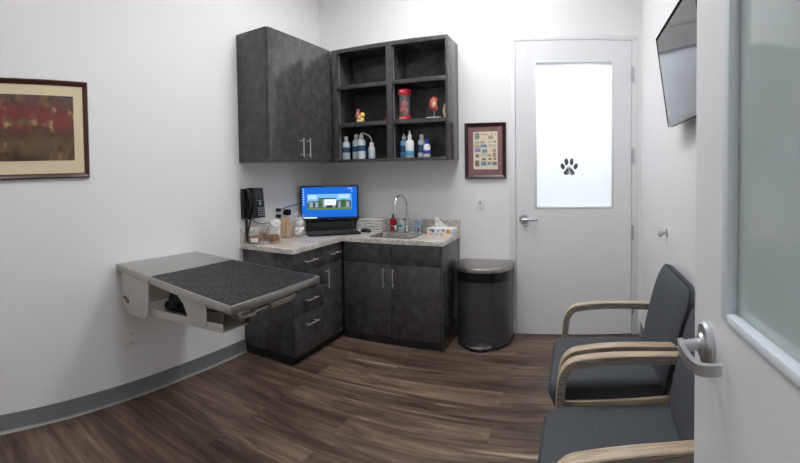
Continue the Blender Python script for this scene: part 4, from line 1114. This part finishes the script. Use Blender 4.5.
top = [lg.verts.new((x, y, 0.592)) for x, y in ring1]; mid = [lg.verts.new((bxc+(x-bxc)*1.012, 3.45+(y-3.45)*1.012, 0.555+0.006*math.sin(i*2.1))) for i, (x, y) in enumerate(ring1)]
low = [lg.verts.new((bxc+(x-bxc)*1.006, 3.45+(y-3.45)*1.006, 0.515-0.022*max(0, math.sin(i*0.31))+0.006*math.sin(i*2.9))) for i, (x, y) in enumerate(ring1)]
n = len(ring1)
for a, b in ((top, mid), (mid, low)):
    for k in range(n): lg.faces.new((a[k], a[(k+1) % n], b[(k+1) % n], b[k]))
lg.faces.new(top)
part('liner', lg, M['bag'], bn, label='black bin bag folded over the edge')
ld = nb(); r0 = dshape(bw+0.010, YBK+0.004, 3.244); rings = []
for sc2, z in ((1.0, 0.592), (1.0, 0.606), (0.985, 0.618), (0.93, 0.627), (0.75, 0.634), (0.4, 0.638)):
    rings.append([ld.verts.new((bxc+(x-bxc)*sc2, 3.44+(y-3.44)*sc2, z)) for x, y in r0])
n = len(r0)
for a, b in zip(rings, rings[1:]):
    for k in range(n): ld.faces.new((a[k], a[(k+1) % n], b[(k+1) % n], b[k]))
ld.faces.new(rings[0]); ld.faces.new(rings[-1])
part('lid', ld, M['binlid'], bn, label='brushed steel lid')
pd = nb()
arcp = [(bxc+0.105*math.cos(a), 3.285+0.085*math.sin(a)) for a in [PI+PI*k/14 for k in range(15)]]
prism(pd, arcp, 'Z', 0.028, 0.046, 0.004)
part('pedal', pd, M['chrome'], bn, label='polished steel foot pedal')
sr_ = nb(); pts = []
for k in range(13):
    a = PI+PI*k/12
    pts.append((bxc+0.135*math.cos(a), 3.285+0.035*math.sin(a)*0+0.0, 0.036+0.075*math.sin(PI*k/12)))
ar_ = [(p[0], p[2]) for p in pts]
prism(sr_, ar_, 'Y', 3.255, 3.275, 0.002)
part('pedal_surround', sr_, M['binbase'], bn)
ft = nb(); prism(ft, [(bxc+0.075*math.cos(a), 3.25+0.045*math.sin(a)) for a in [PI+PI*k/10 for k in range(11)]], 'Z', 0.0, 0.008, 0.002)
part('foot_plate', ft, M['chrome'], bn)

# ------------------------------------------------------------------ guest chairs
def bent(bm, path, wy, th, yc):
    """Flat laminated strip following an x,z path; wide in y. Broad faces slot 0, ply edges slot 1."""
    pts = [Vector((p[0], 0, p[1])) for p in path]; rows = []
    for i, p in enumerate(pts):
        d = (pts[min(i+1, len(pts)-1)]-pts[max(i-1, 0)]).normalized(); nn = Vector((-d.z, 0, d.x))*th/2
        y0, y1 = yc-wy/2, yc+wy/2; e = 0.003
        rows.append([bm.verts.new((p.x+s*nn.x*(1-k), y, p.z+s*nn.z*(1-k))) for s, y, k in ((1, y0+e, 0), (1, y1-e, 0), (1, y1, .2), (-1, y1, .2), (-1, y1-e, 0), (-1, y0+e, 0), (-1, y0, .2), (1, y0, .2))])
    for a, b in zip(rows, rows[1:]):
        for k in range(8):
            fc_ = bm.faces.new((a[k], a[(k+1) % 8], b[(k+1) % 8], b[k])); fc_.material_index = 1 if k in (2, 6) else 0
    bm.faces.new(rows[0]); bm.faces.new(rows[-1])
    return bm
def pad_grid(fn, nu, nv, th):
    pass
def make_chair(yc, label):
    t = thing('guest_chair', (0.16, 0, 0), label, 'chair', 'charcoal guest chairs along the right wall')
    hw = 0.258
    # seat cushion with waterfall front
    bm = nb(); prism(bm, [(-0.128, 0.415), (-0.142, 0.447), (-0.128, 0.478), (-0.08, 0.496), (0.10, 0.500), (0.35, 0.488), (0.36, 0.43), (0.35, 0.395), (-0.08, 0.372), (-0.115, 0.385)], 'Y', -hw, hw, 0.034, 4)
    part('seat', bm, M['fabric'], t)
    # backrest: curved slab, rounded top corners
    bm = nb(); nu = 16; VN = [0, .03, .1, .22, .36, .5, .62, .72, .78, .83, .88, .92, .95, .975, .992, 1.0]; nv = len(VN)-1; F, B = {}, {}
    for i in range(nu+1):
        u_ = -1+2*i/nu
        for j in range(nv+1):
            v_ = VN[j]; z = 0.455+v_*0.425
            half = (0.316-0.10*(1-math.sqrt(max(0, 1-(max(0, v_-0.765)/0.235)**2))))*(1-0.10*(1-v_)**2)
            zz = z - 0.012*max(0, v_-0.7)/0.3*abs(u_)**2
            xf = 0.302+0.112*v_-0.010*math.sin(PI*v_)+0.012*abs(u_)**2
            edge = max(abs(u_)**8, max(0, (v_-0.9)/0.1)**2, max(0, (0.06-v_)/0.06)**2)
            F[i, j] = bm.verts.new((xf+0.024*edge, u_*half, zz)); B[i, j] = bm.verts.new((xf+0.066-0.018*edge, u_*half, zz))
    for i in range(nu):
        for j in range(nv):
            bm.faces.new((F[i, j], F[i+1, j], F[i+1, j+1], F[i, j+1])); bm.faces.new((B[i, j], B[i, j+1], B[i+1, j+1], B[i+1, j]))
    rim_ = [(i, 0) for i in range(nu)] + [(nu, j) for j in range(nv)] + [(i, nv) for i in range(nu, 0, -1)] + [(0, j) for j in range(nv, 0, -1)]
    for a, b in zip(rim_, rim_[1:]+rim_[:1]): bm.faces.new((F[a], F[b], B[b], B[a]))
    edgepts = [F[r].co.copy() for r in rim_]
    bk = part('backrest', bm, M['fabric'], t)
    subsurf(bk, 1)
    pp = nb(); edgepts.append(edgepts[0]); tube(pp, edgepts, 0.005, 6, closed_ends=False)
    part('piping', pp, M['piping'], bk)
    for s in (-1, 1):
        ya_ = s*(hw+0.035)
        path = smooth_path([(-0.100, 0.0, 0), (-0.090, 0.30, 0), (-0.082, 0.50, 0), (-0.072, 0.58, 0), (-0.046, 0.622, 0), (0.0, 0.638, 0), (0.12, 0.648, 0), (0.26, 0.644, 0), (0.385, 0.634, 0)], 5)
        bm = nb(); bent(bm, [(p.x, p.y) for p in path], 0.050, 0.034, ya_)
        part('arm', bm, [M['arm'], M['ply']], t, label='pale bent maple armrest and front leg')
        bm = nb(); bent(bm, [(p.x, p.y) for p in smooth_path([(0.455, 0.0, 0), (0.425, 0.2, 0), (0.40, 0.42, 0), (0.415, 0.60, 0)], 5)], 0.046, 0.032, ya_)
        part('rear_leg', bm, [M['arm'], M['ply']], t)
        bm = nb(); box(bm, -0.07, 0.415, s*(hw+0.002) if s > 0 else -(hw+0.022), (hw+0.022) if s > 0 else s*(hw+0.002), 0.395, 0.428, 0.004)
        part('side_rail', bm, M['arm'], t)
    bm = nb(); box(bm, 0.345, 0.375, -hw+0.03, hw-0.03, 0.37, 0.50, 0.003); box(bm, 0.385, 0.415, -hw-0.03, hw+0.03, 0.40, 0.43, 0.003)
    part('back_rail', bm, M['arm'], t)
    return t
chA = make_chair(0, 'far charcoal guest chair with wooden arms nearer the closed door')
chB = copy_tree(chA); chB['label'] = 'near charcoal guest chair with wooden arms partly behind the open door'
chA.location = (0.175, 2.055, 0); chB.location = (0.175, 1.375, 0)

# ------------------------------------------------------------------ television on the right wall
tv = thing('television', (XR, 1.84, 1.56), 'flat black framed television tilted on the right wall', 'television')
y0, y1 = 1.47, 2.20
pb_, pt_ = Vector((0.452, 0, 1.574)), Vector((0.388, 0, 2.008))
up = (pt_-pb_).normalized(); hgt = (pt_-pb_).length; out = Vector((-up.z, 0, up.x))   # screen normal, away from the wall and down
if out.x > 0: out = -out
def tvbox(bm, ya, yb, v0, v1, d0, d1, bev=0):
    mtx = Matrix(((0, up.x, out.x, pb_.x), (1, up.y, out.y, 0), (0, up.z, out.z, pb_.z), (0, 0, 0, 1)))
    return box(bm, ya, yb, v0, v1, d0, d1, bev, 2, mtx)
hs = nb(); tvbox(hs, y0, y1, 0, hgt, -0.03, 0.0, 0.003); tvbox(hs, y0+0.12, y1-0.12, 0.08, hgt-0.1, -0.05, -0.03, 0.006)
part('housing', hs, M['black'], tv)
bz = nb(); b_w = 0.013
tvbox(bz, y0, y0+b_w, 0, hgt, 0, 0.003); tvbox(bz, y1-b_w, y1, 0, hgt, 0, 0.003); tvbox(bz, y0+b_w, y1-b_w, hgt-b_w, hgt, 0, 0.003)
part('bezel', bz, M['bezel'], tv)
part('bottom_strip', tvbox(nb(), y0+b_w, y1-b_w, 0, 0.020, 0, 0.004), M['greybezel'], tv)
part('screen', tvbox(nb(), y0+b_w, y1-b_w, 0.020, hgt-b_w, -0.001, 0.0015), M['screenoff'], tv, label='dark glossy screen reflecting the room')
mn = nb(); box(mn, XR-0.018, XR-0.001, 1.72, 1.94, 1.68, 1.92, 0.002); box(mn, 0.455, XR-0.018, 1.80, 1.86, 1.77, 1.83, 0.002)
part('wall_mount', mn, M['blacksoft'], tv)

# small metal knob hook on the right wall
hk = thing('wall_hook', (XR, 2.563, 0.99), 'small round metal wall knob above the far chair', 'hook')
part('rose', tube(nb(), [(XR-0.0005, 2.563, 0.995), (XR-0.006, 2.563, 0.995), (XR-0.008, 2.563, 0.995)], 0.02, 18, radii=[0.022, 0.022, 0.016]), M['satin'], hk)
part('knob', tube(nb(), [(XR-0.007, 2.563, 0.995), (XR-0.022, 2.563, 0.995), (XR-0.034, 2.563, 0.99), (XR-0.046, 2.563, 0.988), (XR-0.05, 2.563, 0.988)], 0.01, 16, radii=[0.008, 0.009, 0.018, 0.018, 0.012]), M['satin'], hk)

# ------------------------------------------------------------------ world, camera
wd = bpy.data.worlds.new('World'); S.world = wd; wd.use_nodes = True
wd.node_tree.nodes['Background'].inputs['Color'].default_value = (0.6, 0.65, 0.7, 1)
wd.node_tree.nodes['Background'].inputs['Strength'].default_value = 0.3

K, Y0, YAW, PITCH, ROLL = 447.94, 185.33, 0.3966, 0.0301, -0.0151
cam = bpy.data.cameras.new('camera'); co = bpy.data.objects.new('camera', cam); COL.objects.link(co)
cam.type = 'PANO'; cam.panorama_type = 'CENTRAL_CYLINDRICAL'
cam.central_cylindrical_range_u_min = -400/K; cam.central_cylindrical_range_u_max = 400/K
cam.central_cylindrical_range_v_min = (Y0-463)/K; cam.central_cylindrical_range_v_max = Y0/K
cam.central_cylindrical_radius = 1.0
cam.clip_start = 0.01
def rz(a): return Matrix(((math.cos(a), -math.sin(a), 0), (math.sin(a), math.cos(a), 0), (0, 0, 1)))
def rx(a): return Matrix(((1, 0, 0), (0, math.cos(a), -math.sin(a)), (0, math.sin(a), math.cos(a))))
def ry(a): return Matrix(((math.cos(a), 0, math.sin(a)), (0, 1, 0), (-math.sin(a), 0, math.cos(a))))
Rw = ry(ROLL) @ rx(PITCH) @ rz(YAW).transposed()     # room -> (right, forward, up)
right, fwd, upv = Rw[0], Rw[1], Rw[2]
mw = Matrix(((right[0], upv[0], -fwd[0], 0), (right[1], upv[1], -fwd[1], 0), (right[2], upv[2], -fwd[2], H), (0, 0, 0, 1)))
co.matrix_world = mw
S.camera = co
S.view_settings.view_transform = 'Standard'; S.view_settings.look = 'None'; S.view_settings.gamma = 1.0; S.view_settings.use_curve_mapping = False
S.view_settings.exposure = 0.2
S.cycles.max_bounces = 10; S.cycles.diffuse_bounces = 6; S.cycles.transparent_max_bounces = 12
S.cycles.use_denoising = True
